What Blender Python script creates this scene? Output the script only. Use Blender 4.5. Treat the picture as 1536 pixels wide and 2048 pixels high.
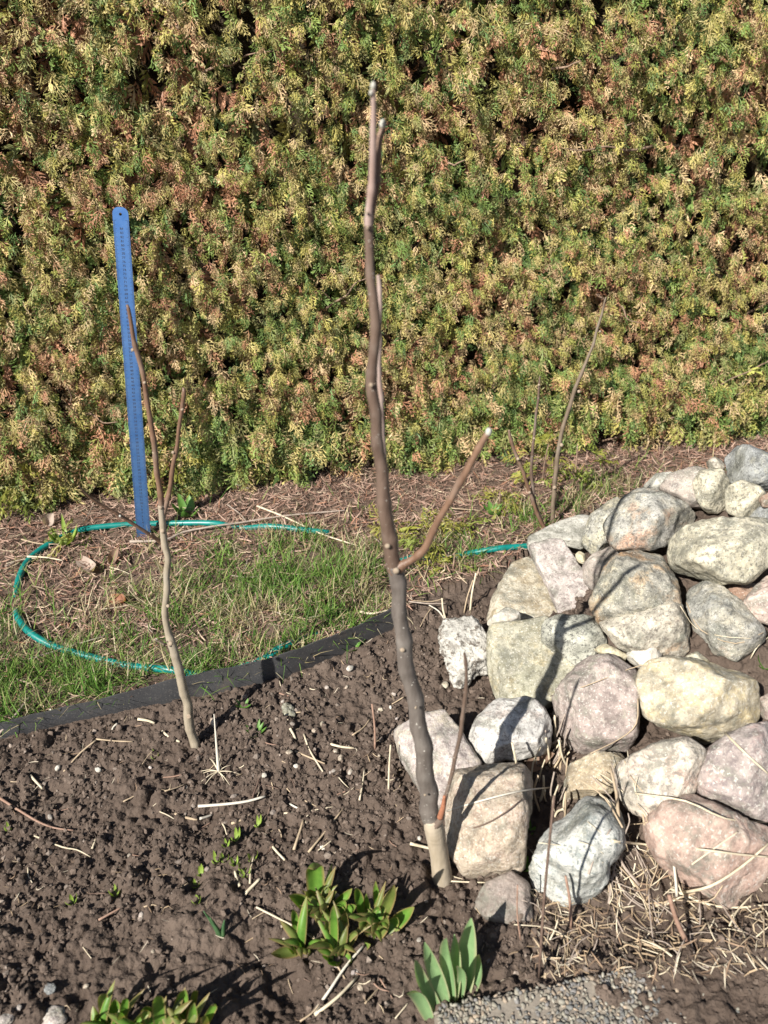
import bpy, bmesh, math, random
import numpy as np
from mathutils import Vector, Matrix

# ------------------------------------------------------------------ reset
for o in list(bpy.data.objects): bpy.data.objects.remove(o, do_unlink=True)
scene = bpy.context.scene
COL = scene.collection
R = np.random.default_rng(11)
random.seed(11)
D2R = math.radians

# ------------------------------------------------------------------ camera
CAM_H, PITCH, FPX = 1.25, D2R(31.0), 1538.0      # metres, downwards tilt, focal length in photo pixels
cd = bpy.data.cameras.new('camera'); cam = bpy.data.objects.new('camera', cd); COL.objects.link(cam)
cam.location = (0, 0, CAM_H); cam.rotation_euler = (D2R(90) - PITCH, 0, 0)
cd.sensor_fit = 'VERTICAL'; cd.sensor_height = 36.0; cd.sensor_width = 27.0
cd.lens = 36.0 * FPX / 2048.0
cd.clip_start = 0.02; cd.clip_end = 500
cd.dof.use_dof = True; cd.dof.focus_distance = 1.75; cd.dof.aperture_fstop = 4.2
scene.camera = cam

# ------------------------------------------------------------------ sky, sun, exposure
SUN_EL, SUN_AZ = D2R(40.0), D2R(220.0)           # azimuth of the sun, clockwise from +Y
w = bpy.data.worlds.new('World'); scene.world = w; w.use_nodes = True
nt = w.node_tree; nt.nodes.clear()
sk = nt.nodes.new('ShaderNodeTexSky'); sk.sky_type = 'NISHITA'; sk.sun_disc = False
sk.sun_elevation = SUN_EL; sk.sun_rotation = SUN_AZ
bg = nt.nodes.new('ShaderNodeBackground'); bg.inputs[1].default_value = 0.05
wo = nt.nodes.new('ShaderNodeOutputWorld')
nt.links.new(sk.outputs[0], bg.inputs[0]); nt.links.new(bg.outputs[0], wo.inputs[0])
sd = bpy.data.lights.new('sun', 'SUN'); sd.energy = 5.0; sd.angle = D2R(0.53); sd.color = (1.0, 0.955, 0.88)
sun = bpy.data.objects.new('sun', sd); COL.objects.link(sun)
to_sun = Vector((math.sin(SUN_AZ) * math.cos(SUN_EL), math.cos(SUN_AZ) * math.cos(SUN_EL), math.sin(SUN_EL)))
sun.rotation_euler = (-to_sun).to_track_quat('-Z', 'Y').to_euler(); sun.location = to_sun * 10
vs = scene.view_settings; vs.view_transform = 'Standard'; vs.look = 'None'; vs.exposure = 1.02; vs.gamma = 1.0
vs.use_curve_mapping = False

# ------------------------------------------------------------------ geometry helpers
SN, CS = math.sin(PITCH), math.cos(PITCH)
def ray(px, py):
    u = (px - 768.0) / FPX; v = (py - 1024.0) / FPX
    return np.array([u, CS - v * SN, -(SN + v * CS)])
CAM = np.array([0, 0, CAM_H])
def at(px, py, z=0.0):
    r = ray(px, py); return CAM + r * ((z - CAM_H) / r[2])
def aty(px, py, y):
    r = ray(px, py); return CAM + r * (y / r[1])
def depth_of(p):
    return p[1] * CS - (p[2] - CAM_H) * SN
def px2m(n, p): return n * depth_of(p) / FPX

_perm = np.random.default_rng(5).permutation(256); _perm = np.concatenate([_perm, _perm, _perm])
_g = np.random.default_rng(6).normal(size=(256, 3)); _g /= np.linalg.norm(_g, axis=1)[:, None]
def noise3(P):
    P = np.asarray(P, float); I = np.floor(P).astype(int); f = P - I; I &= 255
    w_ = f * f * f * (f * (f * 6 - 15) + 10); out = 0
    for dx in (0, 1):
        for dy in (0, 1):
            for dz in (0, 1):
                h = _perm[_perm[_perm[I[..., 0] + dx] + I[..., 1] + dy] + I[..., 2] + dz]
                g = _g[h]
                d = g[..., 0] * (f[..., 0] - dx) + g[..., 1] * (f[..., 1] - dy) + g[..., 2] * (f[..., 2] - dz)
                out = out + d * (w_[..., 0] if dx else 1 - w_[..., 0]) * (w_[..., 1] if dy else 1 - w_[..., 1]) * (w_[..., 2] if dz else 1 - w_[..., 2])
    return out
def fbm(P, octv=4, lac=2.0, gain=0.5):
    s, a = 0, 1.0; P = np.asarray(P, float)
    for k in range(octv):
        s = s + a * noise3(P + 17.3 * k); P = P * lac; a *= gain
    return s
def n2(X, Y, sc, seed=0.0, octv=3):
    return fbm(np.stack([X * sc + seed, Y * sc - seed, np.full_like(X, seed * 1.7 + .5)], -1), octv)

def build_mesh(name, V, F, col=None, smooth=True):
    V = np.asarray(V, np.float32); F = np.asarray(F, np.int32)
    me = bpy.data.meshes.new(name)
    k = F.shape[1]
    me.vertices.add(len(V)); me.vertices.foreach_set('co', V.ravel())
    me.loops.add(F.size); me.loops.foreach_set('vertex_index', F.ravel())
    me.polygons.add(len(F)); me.polygons.foreach_set('loop_start', np.arange(0, F.size, k, dtype=np.int32))
    me.update(calc_edges=True)
    if col is not None:
        a = me.color_attributes.new('Col', 'FLOAT_COLOR', 'POINT')
        c = np.ones((len(V), 4), np.float32); c[:, :3] = col; a.data.foreach_set('color', c.ravel())
    me.polygons.foreach_set('use_smooth', np.full(len(F), smooth))
    me.validate(); me.update()
    return me
def tag(o, label=None, cat=None, group=None, kind=None):
    if label: o['label'] = label
    if cat: o['category'] = cat
    if group: o['group'] = group
    if kind: o['kind'] = kind
    return o
def link(name, me, mat=None, parent=None, loc=(0, 0, 0)):
    if mat is not None and len(me.materials) == 0: me.materials.append(mat)
    o = bpy.data.objects.new(name, me); COL.objects.link(o)
    o.location = loc
    if parent is not None: o.parent = parent
    return o
def add(name, V, F, mat, parent=None, origin=None, col=None, smooth=True):
    """V in world metres; stored relative to the parent's location or to origin"""
    V = np.asarray(V, float)
    if parent is not None:
        pl = parent.matrix_basis.translation if parent.parent is None else (parent.parent.matrix_basis.translation + parent.matrix_basis.translation)
        return link(name, build_mesh(name, V - np.array(pl), F, col, smooth), mat, parent)
    if origin is None: origin = np.array([*(V[:, :2].mean(0)), V[:, 2].min()])
    return link(name, build_mesh(name, V - np.asarray(origin), F, col, smooth), mat, None, tuple(origin))
def empty(name, loc):
    o = bpy.data.objects.new(name, None); COL.objects.link(o); o.location = tuple(loc); o.empty_display_size = .05
    return o
def catmull(P, n=6):
    P = np.asarray(P, float); Q = np.vstack([2 * P[0] - P[1], P, 2 * P[-1] - P[-2]]); out = []
    for i in range(1, len(Q) - 2):
        for t in np.linspace(0, 1, n, endpoint=False):
            a, b, c, d = Q[i - 1], Q[i], Q[i + 1], Q[i + 2]
            out.append(.5 * ((2 * b) + (-a + c) * t + (2 * a - 5 * b + 4 * c - d) * t * t + (-a + 3 * b - 3 * c + d) * t ** 3))
    out.append(Q[-2]); return np.array(out)
def tube(P, rad, sides=10, sub=5, cap=True, wob=0.0, flat=1.0, nodes=0.0):
    """quads of a tube along P (catmull-smoothed together with its radii)"""
    P = np.asarray(P, float); rad = np.broadcast_to(np.asarray(rad, float), (len(P),))
    S = catmull(np.column_stack([P, rad]), sub) if sub > 1 and len(P) > 1 else np.column_stack([P, rad])
    C, r = S[:, :3].copy(), np.maximum(S[:, 3], 1e-4)
    if nodes:        # swollen joints with a slight change of direction, as on shoots with leaf scars
        al = np.concatenate([[0], np.cumsum(np.linalg.norm(np.diff(C, axis=0), axis=1))]); q = R.uniform(.02, .05); sgn = 1
        while q < al[-1] - .01:
            wn = .0045 + r.mean() * .25; gq = np.exp(-((al - q) / wn) ** 2); r = r * (1 + nodes * R.uniform(.6, 1.3) * gq); C[:, 0] += sgn * r.mean() * .16 * np.exp(-((al - q) / .02) ** 2); sgn = -sgn; q += R.uniform(.028, .065)
    T = np.gradient(C, axis=0); T /= np.linalg.norm(T, axis=1)[:, None] + 1e-9
    up = np.array([0, 0, 1.0]) if abs(T[0, 2]) < .9 else np.array([1.0, 0, 0])
    N = np.cross(T[0], up); N /= np.linalg.norm(N); rings = []
    a = np.linspace(0, 2 * np.pi, sides, endpoint=False)
    for i in range(len(C)):
        N = N - T[i] * N.dot(T[i]); N /= np.linalg.norm(N); B = np.cross(T[i], N)
        rr = r[i] * (1 + wob * R.normal(size=sides)) if wob else np.full(sides, r[i])
        rings.append(C[i] + (np.cos(a) * rr)[:, None] * N + (np.sin(a) * rr * flat)[:, None] * B)
    V = np.vstack(rings); F = []
    for i in range(len(C) - 1):
        for j in range(sides):
            F.append((i * sides + j, i * sides + (j + 1) % sides, (i + 1) * sides + (j + 1) % sides, (i + 1) * sides + j))
    if cap:
        for base, c, fl in ((0, C[0], 1), ((len(C) - 1) * sides, C[-1], 0)):
            k = len(V); V = np.vstack([V, c])
            for j in range(0, sides, 2):
                q = (base + j, base + (j + 1) % sides, base + (j + 2) % sides, k)
                F.append(q[::-1] if fl else q)
    return V, np.array(F)
def join(parts):
    V, F, o = [], [], 0
    for v, f in parts: V.append(v); F.append(np.asarray(f) + o); o += len(v)
    return np.vstack(V), np.vstack(F)
_ico = {}
def ico(n):
    if n not in _ico:
        bm = bmesh.new(); bmesh.ops.create_icosphere(bm, subdivisions=n, radius=1)
        _ico[n] = (np.array([v.co[:] for v in bm.verts]), np.array([[v.index for v in f.verts] for f in bm.faces])); bm.free()
    return _ico[n]
def rot_frames(X, Z):
    """stack of rotation matrices with columns X, Y, Z'"""
    X = X / np.linalg.norm(X, axis=1)[:, None]
    Y = np.cross(Z, X); Y /= np.linalg.norm(Y, axis=1)[:, None] + 1e-9
    Zz = np.cross(X, Y); return np.stack([X, Y, Zz], -1)
def scatter(protos, which, pos, rot, scale, c0, c1):
    """merge transformed prototypes (V, F, t) into one vertex array with colours"""
    Vs, Fs, Cs, off = [], [], [], 0
    for k, (v, f, t) in enumerate(protos):
        m = np.where(which == k)[0]
        if not len(m): continue
        W = np.einsum('nij,vj->nvi', rot[m], v) * scale[m][:, None, None] + pos[m][:, None, :]
        cc = c0[m][:, None, :] * (1 - t)[None, :, None] + c1[m][:, None, :] * t[None, :, None]
        Vs.append(W.reshape(-1, 3)); Cs.append(cc.reshape(-1, 3))
        Fs.append((f[None] + (np.arange(len(m)) * len(v))[:, None, None] + off).reshape(-1, f.shape[1])); off += len(m) * len(v)
    return np.vstack(Vs), np.vstack(Fs), np.vstack(Cs)

# ------------------------------------------------------------------ material helpers
class NT:
    def __init__(s, name):
        s.m = bpy.data.materials.new(name); s.m.use_nodes = True; s.t = s.m.node_tree; s.t.nodes.clear()
        s.out = s.n('ShaderNodeOutputMaterial'); s.b = s.n('ShaderNodeBsdfPrincipled'); s.l(s.b.outputs[0], s.out.inputs[0])
    def n(s, k, **kw):
        x = s.t.nodes.new(k)
        for a, v in kw.items(): setattr(x, a, v)
        return x
    def l(s, a, b): s.t.links.new(a, b)
    def coords(s, rnd=True):
        tc = s.n('ShaderNodeTexCoord')
        if not rnd: return tc.outputs['Object']
        oi = s.n('ShaderNodeObjectInfo'); mu = s.n('ShaderNodeMath', operation='MULTIPLY'); mu.inputs[1].default_value = 37.0
        s.l(oi.outputs['Random'], mu.inputs[0])
        va = s.n('ShaderNodeVectorMath', operation='ADD'); s.l(tc.outputs['Object'], va.inputs[0]); s.l(mu.outputs[0], va.inputs[1])
        return va.outputs[0]
    def noise(s, vec, scale, detail=4, rough=.55, dist=0.0):
        x = s.n('ShaderNodeTexNoise'); x.inputs['Scale'].default_value = scale; x.inputs['Detail'].default_value = detail
        x.inputs['Roughness'].default_value = rough; x.inputs['Distortion'].default_value = dist; s.l(vec, x.inputs['Vector']); return x.outputs['Fac']
    def voro(s, vec, scale, feat='F1'):
        x = s.n('ShaderNodeTexVoronoi', feature=feat); x.inputs['Scale'].default_value = scale; s.l(vec, x.inputs['Vector']); return x
    def ramp(s, fac, stops):
        x = s.n('ShaderNodeValToRGB'); e = x.color_ramp.elements
        while len(e) > len(stops): e.remove(e[-1])
        while len(e) < len(stops): e.new(.5)
        for el, (p, c) in zip(e, stops):
            el.position = p; el.color = (*c, 1) if hasattr(c, '__len__') else (c, c, c, 1)
        s.l(fac, x.inputs[0]); return x.outputs[0]
    def mix(s, fac, a, b, mode='MIX'):
        x = s.n('ShaderNodeMix', data_type='RGBA', blend_type=mode)
        for sock, v in ((x.inputs[0], fac), (x.inputs[6], a), (x.inputs[7], b)):
            if hasattr(v, 'links'): s.l(v, sock)
            elif hasattr(v, '__len__'): sock.default_value = (*v, 1)
            else: sock.default_value = v
        return x.outputs[2]
    def bump(s, h, strength=.5, dist=.003):
        x = s.n('ShaderNodeBump'); x.inputs['Strength'].default_value = strength; x.inputs['Distance'].default_value = dist
        s.l(h, x.inputs['Height']); s.l(x.outputs[0], s.b.inputs['Normal']); return x
    def fin(s, col=None, rough=.9, spec=.25):
        if col is not None:
            if hasattr(col, 'links'): s.l(col, s.b.inputs['Base Color'])
            else: s.b.inputs['Base Color'].default_value = (*col, 1)
        s.b.inputs['Roughness'].default_value = rough; s.b.inputs['Specular IOR Level'].default_value = spec
        return s.m
def attr_mat(name, rough=.8, spec=.2, transl=0.0, var=.0, scale=60):
    s = NT(name); a = s.n('ShaderNodeAttribute', attribute_name='Col'); c = a.outputs['Color']
    if var:
        n = s.noise(s.coords(False), scale, 3); c = s.mix(1.0, c, s.ramp(n, [(.25, 1 - var), (.75, 1 + var * .6)]), 'MULTIPLY')
    s.fin(c, rough, spec)
    if transl:
        tr = s.n('ShaderNodeBsdfTranslucent'); s.l(c, tr.inputs[0]); mx = s.n('ShaderNodeMixShader'); mx.inputs[0].default_value = transl
        s.l(s.b.outputs[0], mx.inputs[1]); s.l(tr.outputs[0], mx.inputs[2]); s.l(mx.outputs[0], s.out.inputs[0])
    return s.m
def simple_mat(name, c1, c2, scale=40, rough=.85, spec=.25, bump=.3, bd=.001, rnd=True, transl=0):
    s = NT(name); v = s.coords(rnd); n = s.noise(v, scale, 5, .6)
    c = s.ramp(n, [(.3, c1), (.7, c2)]); s.bump(n, bump, bd); s.fin(c, rough, spec)
    if transl:
        tr = s.n('ShaderNodeBsdfTranslucent'); s.l(c, tr.inputs[0]); mx = s.n('ShaderNodeMixShader'); mx.inputs[0].default_value = transl
        s.l(s.b.outputs[0], mx.inputs[1]); s.l(tr.outputs[0], mx.inputs[2]); s.l(mx.outputs[0], s.out.inputs[0])
    return s.m

# ================================================================== ROCK LAYOUT (built later, needed now for the mound)
# key: (outline in photo pixels, height of centre, facing, thickness factor, boxiness, material, name, label)
ROCKS = [
 ([(961,1221),(1023,1133),(1054,1118),(1082,1124),(1128,1232),(1089,1240),(992,1254)], .035,'up',.16,.24,'paleslab','stone_slab','rough cream flat slab lying along the edge of the stone pile behind the white lump'),
 ([(1056,1093),(1120,1076),(1190,1186),(1180,1224),(1124,1236),(1073,1130)], .10,'tilt',.22,.24,'pinkslab','stone_slab','triangular pinkish grey slab propped up between the flat slabs and the boulders'),
 ([(1054,1080),(1106,1054),(1188,1024),(1200,1050),(1166,1092),(1124,1084),(1058,1097)], .10,'up',.25,.24,'greyslab','stone_slab','pale grey wedge shaped slab at the foot of the twin thin saplings'),
 ([(1164,1071),(1177,1036),(1234,986),(1256,990),(1235,1027),(1222,1049),(1225,1086),(1186,1110),(1168,1095)], .20,'view',.75,.8,'greycream','boulder','narrow upright grey speckled stone squeezed beside the grey pink topped boulder'),
 ([(1212,1049),(1256,983),(1291,975),(1366,1003),(1401,1032),(1397,1050),(1340,1085),(1300,1100),(1256,1098),(1232,1100),(1218,1080)], .31,'view',.8,.8,'greypink','boulder','broad grey boulder with a pink stain near the top of the pile'),
 ([(1164,1133),(1186,1109),(1225,1089),(1245,1098),(1225,1150),(1190,1190),(1168,1161)], .17,'view',.8,.85,'pinkgrey','boulder','small round pinkish grey stone wedged beside the triangular slab'),
 ([(1150,1110),(1158,1100),(1170,1108),(1170,1128),(1156,1126)], .16,'view',.8,.9,'yellow','stone','tiny yellowish stone stuck in the gap under the upright grey stone'),
 ([(1181,1199),(1212,1137),(1247,1098),(1282,1082),(1326,1091),(1353,1142),(1360,1208),(1340,1245),(1260,1262),(1203,1256),(1186,1234)], .26,'view',.75,.8,'greytan','boulder','large grey boulder with an orange tan patch in the middle of the pile'),
 ([(1201,1250),(1234,1208),(1291,1190),(1357,1206),(1386,1242),(1384,1290),(1359,1320),(1304,1322),(1243,1296)], .20,'view',.8,.85,'creamspeck','boulder','rounded speckled cream boulder right under the one with the tan patch'),
 ([(1335,1120),(1340,1080),(1388,1045),(1467,1034),(1545,1040),(1560,1110),(1494,1166),(1432,1168),(1379,1157),(1346,1146)], .33,'view',.8,.75,'bigcream','boulder','biggest smooth cream yellow speckled boulder with deep shade beneath it'),
 ([(1318,979),(1340,948),(1388,933),(1415,937),(1410,990),(1410,1025),(1370,1010)], .37,'view',.8,.8,'pinkgrey','boulder','pink grey boulder on the back of the pile behind the pink stained one'),
 ([(1386,966),(1401,942),(1445,937),(1462,966),(1458,1023),(1419,1031),(1392,1002)], .39,'view',.8,.8,'bigcream','boulder','tan cream boulder at the back of the pile next to the dark grey summit stone'),
 ([(1285,972),(1313,946),(1344,944),(1345,966),(1322,987)], .33,'view',.8,.85,'greyslab','boulder','small pale grey stone peeping out at the back left of the pile top'),
 ([(1408,928),(1428,913),(1449,919),(1449,939),(1412,941)], .42,'view',.8,.85,'creamspeck','boulder','small whitish stone tucked behind the summit of the pile'),
 ([(1445,917),(1467,893),(1498,891),(1545,912),(1560,950),(1545,985),(1489,970),(1460,965)], .45,'view',.8,.75,'darkgrey','boulder','dark blue grey stone on the summit of the pile'),
 ([(1452,974),(1485,961),(1520,972),(1535,994),(1513,1025),(1485,1038),(1452,1025)], .405,'view',.8,.85,'bigcream','boulder','round cream speckled stone directly below the dark summit stone'),
 ([(1515,998),(1540,984),(1565,1000),(1560,1016),(1525,1014)], .42,'view',.8,.85,'red','boulder','reddish stone at the right of the round cream stone under the summit'),
 ([(1494,1034),(1530,1005),(1565,1005),(1570,1045),(1520,1045)], .39,'view',.8,.85,'darkgrey','boulder','dark grey stone lying on top of the biggest cream boulder'),
 ([(1359,1177),(1379,1162),(1436,1166),(1498,1216),(1531,1265),(1511,1293),(1472,1322),(1428,1306),(1388,1258)], .22,'view',.75,.75,'greypink','boulder','long smooth grey stone slanting down below the biggest cream boulder'),
 ([(1436,1170),(1485,1162),(1515,1166),(1500,1208),(1470,1206)], .25,'view',.8,.85,'red','boulder','rust brown stone in the shade under the biggest cream boulder'),
 ([(1487,1203),(1536,1144),(1570,1190),(1560,1256),(1512,1240)], .27,'view',.8,.8,'pink','boulder','pinkish cream stone right of the long slanting grey stone'),
 ([(1084,1258),(1093,1238),(1124,1232),(1186,1232),(1205,1265),(1210,1289),(1186,1311),(1142,1337),(1106,1320),(1087,1289)], .14,'view',.85,.8,'greenspeck','boulder','egg shaped grey speckled stone on the sloping slab with a shadow fork on it'),
 ([(977,1258),(1089,1241),(1150,1290),(1160,1345),(1118,1401),(1083,1423),(1040,1404),(982,1401),(975,1300)], .07,'tilt',.28,.24,'greencream','stone_slab','greenish cream sloping slab crossed by the long sapling shadow'),
 ([(968,1245),(1012,1214),(1038,1223),(1042,1241),(988,1258)], .085,'view',.7,.7,'white','stone','small white angular stone on the edge of the flat cream slab'),
 ([(876,1274),(889,1243),(948,1236),(981,1278),(981,1337),(952,1352),(932,1373),(908,1368),(886,1304)], .045,'tilt',.35,.6,'crumb','mortar_lump','crumbly white lump of old mortar lying at the pile edge'),
 ([(1181,1300),(1212,1287),(1254,1309),(1250,1324),(1212,1315)], .15,'view',.8,.85,'yellow','stone','small smooth yellow stone beside a white one in the middle of the pile'),
 ([(1250,1313),(1265,1289),(1313,1280),(1331,1304),(1315,1324),(1274,1339)], .165,'view',.8,.75,'white','stone','small bright white stone lying on the mauve boulder'),
 ([(1371,1313),(1395,1302),(1422,1325),(1380,1334)], .16,'view',.8,.85,'greencream','stone','small olive stone half buried above the wide cream boulder'),
 ([(1103,1406),(1134,1356),(1174,1316),(1225,1311),(1270,1343),(1280,1391),(1272,1467),(1242,1512),(1204,1506),(1154,1522),(1132,1487),(1106,1451)], .11,'view',.75,.75,'mauve','boulder','mauve rounded boulder with faceted top in the centre of the lower rows'),
 ([(1276,1366),(1288,1333),(1331,1318),(1416,1323),(1492,1348),(1522,1391),(1522,1441),(1452,1469),(1411,1499),(1381,1484),(1293,1431)], .17,'view',.75,.65,'bigcream2','boulder','wide blocky cream boulder with rough yellowish front face'),
 ([(1520,1396),(1545,1384),(1575,1400),(1565,1443),(1522,1438)], .2,'view',.8,.85,'pink','boulder','pinkish stone just right of the wide blocky cream boulder'),
 ([(937,1487),(955,1436),(997,1401),(1048,1396),(1088,1414),(1108,1462),(1103,1504),(1073,1510),(1043,1519),(1012,1519),(967,1529),(940,1512)], .075,'view',.8,.8,'whitegrey','boulder','bright white round boulder crossed by the shadow of the tall sapling'),
 ([(788,1462),(846,1432),(886,1424),(915,1462),(960,1532),(950,1580),(900,1618),(871,1620),(841,1580),(800,1512)], .05,'tilt',.5,.55,'mauvecream','boulder','flat topped mauve stone with cream edge behind the tall sapling trunk'),
 ([(889,1648),(892,1583),(906,1545),(987,1520),(1038,1515),(1065,1552),(1057,1623),(1045,1741),(987,1756),(932,1749),(899,1699)], .075,'view',.75,.65,'tan','boulder','tan blocky boulder beside the foot of the tall sapling'),
 ([(945,1810),(970,1765),(1023,1742),(1060,1770),(1066,1840),(1012,1850),(970,1837)], .015,'tilt',.4,.6,'brown','boulder','low brown stone in front of the tan boulder with tulip shadow on it'),
 ([(1056,1744),(1083,1677),(1134,1626),(1174,1586),(1225,1591),(1247,1628),(1247,1694),(1218,1729),(1206,1785),(1174,1807),(1113,1822),(1071,1797)], .075,'view',.75,.8,'bluewhite','boulder','pale blue grey egg shaped boulder at the foot of the pile'),
 ([(1125,1583),(1140,1527),(1194,1505),(1245,1510),(1255,1532),(1235,1573),(1219,1590),(1164,1600),(1134,1617)], .06,'view',.7,.8,'yellow2','boulder','ochre stone behind dry stubble between mauve and pale blue boulders'),
 ([(1223,1552),(1240,1525),(1305,1490),(1371,1475),(1413,1502),(1396,1547),(1390,1590),(1341,1607),(1295,1635),(1265,1625),(1233,1593)], .13,'view',.75,.7,'creampink','boulder','cream and pink lumpy boulder below the wide blocky cream one'),
 ([(1389,1573),(1404,1515),(1452,1470),(1536,1444),(1580,1490),(1570,1610),(1540,1640),(1482,1632),(1404,1605)], .15,'view',.7,.7,'mauve2','boulder','big mauve grey boulder above the salmon pink one'),
 ([(1291,1643),(1321,1601),(1376,1591),(1432,1611),(1492,1641),(1548,1655),(1556,1744),(1516,1792),(1467,1822),(1416,1812),(1354,1782),(1311,1714)], .085,'view',.75,.75,'salmon','boulder','large salmon pink boulder at the foot of the pile under straw'),
]
# the pile goes on beyond the right margin of the photograph
for k, (cx_, cy_, wx_, wy_, z_, m_, lab_) in enumerate([
  (1668,1730,105,92,.07,'tan','tan boulder beyond the salmon boulder at the foot of the pile'),(1690,1560,100,84,.12,'greycream','grey cream boulder beyond the big mauve grey boulder'),
  (1650,1415,80,72,.18,'creampink','cream pink boulder beyond the wide blocky cream boulder'),(1665,1285,92,72,.22,'mauve','mauve boulder beyond the long slanting grey stone'),
  (1655,1135,92,64,.29,'greypink','grey boulder with pink stain beyond the biggest cream boulder'),(1632,1000,66,48,.37,'bigcream','cream boulder beyond the reddish stone under the summit'),
  (1790,1420,88,76,.12,'whitegrey','whitish boulder on the far flank next to the cream pink one'),(1800,1250,84,68,.17,'pinkgrey','pinkish boulder on the far flank next to the mauve one'),
  (1770,1060,88,58,.26,'greenspeck','speckled grey boulder on the far flank of the pile top'),(1690,925,70,42,.34,'greycream','pale boulder behind the dark summit stone on the far flank'),
  (1850,1600,96,80,.05,'salmon','pink boulder lying lowest on the far flank'),(1900,1120,84,60,.15,'darkgrey','dark grey boulder low on the far flank')]):
    rk = np.random.default_rng(900 + k); ang_ = np.linspace(0, 2 * np.pi, 11, endpoint=False)
    ROCKS.append(([(cx_ + wx_ * math.cos(a) * q, cy_ + wy_ * math.sin(a) * q) for a, q in zip(ang_, rk.uniform(.84, 1.12, 11))], z_, 'view', .75, .78, m_, 'boulder', lab_))
rock_c = []
for r_ in ROCKS:
    P = np.array(r_[0], float); c = P.mean(0); w3 = at(c[0], c[1], r_[1]); sz = px2m(np.ptp(P, axis=0).mean() / 2, w3)
    if r_[2] in ('view',): w3 = w3 + 0
    rock_c.append((w3, sz))
RC = np.array([c for c, s in rock_c]); RS = np.array([s for c, s in rock_c])

# ================================================================== GROUND
EDGE_PX = [(-500,1560),(-250,1520),(0,1480),(150,1446),(330,1405),(480,1372),(600,1340),(700,1297),(790,1256)]
edge_w = np.array([at(x, y, 0.005) for x, y in EDGE_PX])
border = np.vstack([[[-40, edge_w[0][1], 0]], edge_w, [at(860, 1205, 0), at(960, 1180, 0), at(1040, 1140, 0), at(1100, 1095, 0), at(1200, 1040, 0), at(1400, 985, 0), at(1700, 960, 0)], [[40, 2.2, 0]]])
def border_y(x): return np.interp(x, border[:, 0], border[:, 1])

SLAB_Z = .032
sl_c = at(868, 2010, SLAB_Z); sl_d = at(1250, 1938, SLAB_Z) - sl_c; sl_d[2] = 0; sl_d /= np.linalg.norm(sl_d); sl_n = np.array([sl_d[1], -sl_d[0], 0])

def grow(a, b, s0, k):
    out = [a]; s = s0; d = 1 if b > a else -1
    while abs(out[-1] - a) < abs(b - a): out.append(out[-1] + d * s); s *= k
    return np.array(out[1:])
xs = np.concatenate([grow(-1.12, -45, .02, 1.16)[::-1], np.arange(-1.12, .25, .0032), np.arange(.25, .75, .0042), np.arange(.75, 1.3, .012), grow(1.3, 45, .02, 1.16)])
ys = np.concatenate([grow(.5, -45, .02, 1.16)[::-1], np.arange(.5, 1.45, .0032), np.arange(1.45, 1.75, .007), np.arange(1.75, 2.75, .02), grow(2.75, 60, .02, 1.16)])
X, Y = np.meshgrid(xs, ys)
bed_m = Y < border_y(X) + .016
soft = np.clip((border_y(X) - Y) / .05, 0, 1)
Z = n2(X, Y, 2.2, 3.1, 3) * .018 + n2(X, Y, 9, 7.7, 3) * .012 - .004
near = (np.abs(X) < 2) & (Y > .3) & (Y < 3)
Z = np.where(near, Z, 0 * Z)
Zv = .022 + .02 * np.clip((Y - 1.6) / .8, 0, 1) + n2(X, Y, 5, 2.2, 4) * .02
bk = np.exp(-((border_y(X) - Y) / .10) ** 2); Z = np.where(bed_m, Z * (1 - bk) + bk * np.interp(X, [-.95, -.5, -.3, .05], [.010, .004, -.002, .004]), np.where(near, Zv, -.01))
# soil heaped under and between the stones
md = np.zeros_like(X)
sub = (X > .0) & (X < 1.9) & (Y > .6) & (Y < 2.3)
Xs, Ys = X[sub], Y[sub]; num = np.zeros_like(Xs); den = np.full_like(Xs, .12)
for (c, s), r_ in zip(rock_c, ROCKS):
    g = np.exp(-((Xs - c[0]) ** 2 + (Ys - c[1]) ** 2) / (2 * (s * .8) ** 2))
    num += g * max(0.0, (c[2] - s * .85) if r_[2] == 'view' else c[2] - .075); den += g
md[sub] = num / den
Z = Z + md * np.clip((X - .02) / .2, 0, 1)
# ramp of soil spilling over the paving slab
rel = (X - sl_c[0]) * sl_d[0] + (Y - sl_c[1]) * sl_d[1]
dep = (X - sl_c[0]) * sl_n[0] + (Y - sl_c[1]) * sl_n[1]
ramp_ = np.clip((rel - .12) / .26, 0, 1) * np.clip((dep + .06) / .06, 0, 1)
Z = np.where(near & bed_m, Z + ramp_ * .050 * (dep < .5), Z)
# crumb clods splatted on the fine area
H = Z.copy(); NCL = 60000
fx0, fx1 = np.searchsorted(xs, -1.13), np.searchsorted(xs, .97); fy0, fy1 = np.searchsorted(ys, .49), np.searchsorted(ys, 1.74)
WX, WY = X.copy(), Y.copy(); fs = (slice(fy0, fy1), slice(fx0, fx1))
WX[fs] += n2(X[fs], Y[fs], 110, 4.1, 2) * .0065; WY[fs] += n2(X[fs], Y[fs], 110, 8.9, 2) * .0065
cxs = R.uniform(-1.12, .95, NCL); cys = R.uniform(.5, 1.72, NCL)
rad = .0026 + .0120 * R.random(NCL) ** 4.2
big = R.random(NCL) < .006; rad[big] = R.uniform(.012, .027, big.sum())
lump = n2(cxs, cys, 6, 9.1, 2)
keep = cys < border_y(cxs) - .012; rad = rad * (1 + .7 * np.clip(lump, -.5, .8))
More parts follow.
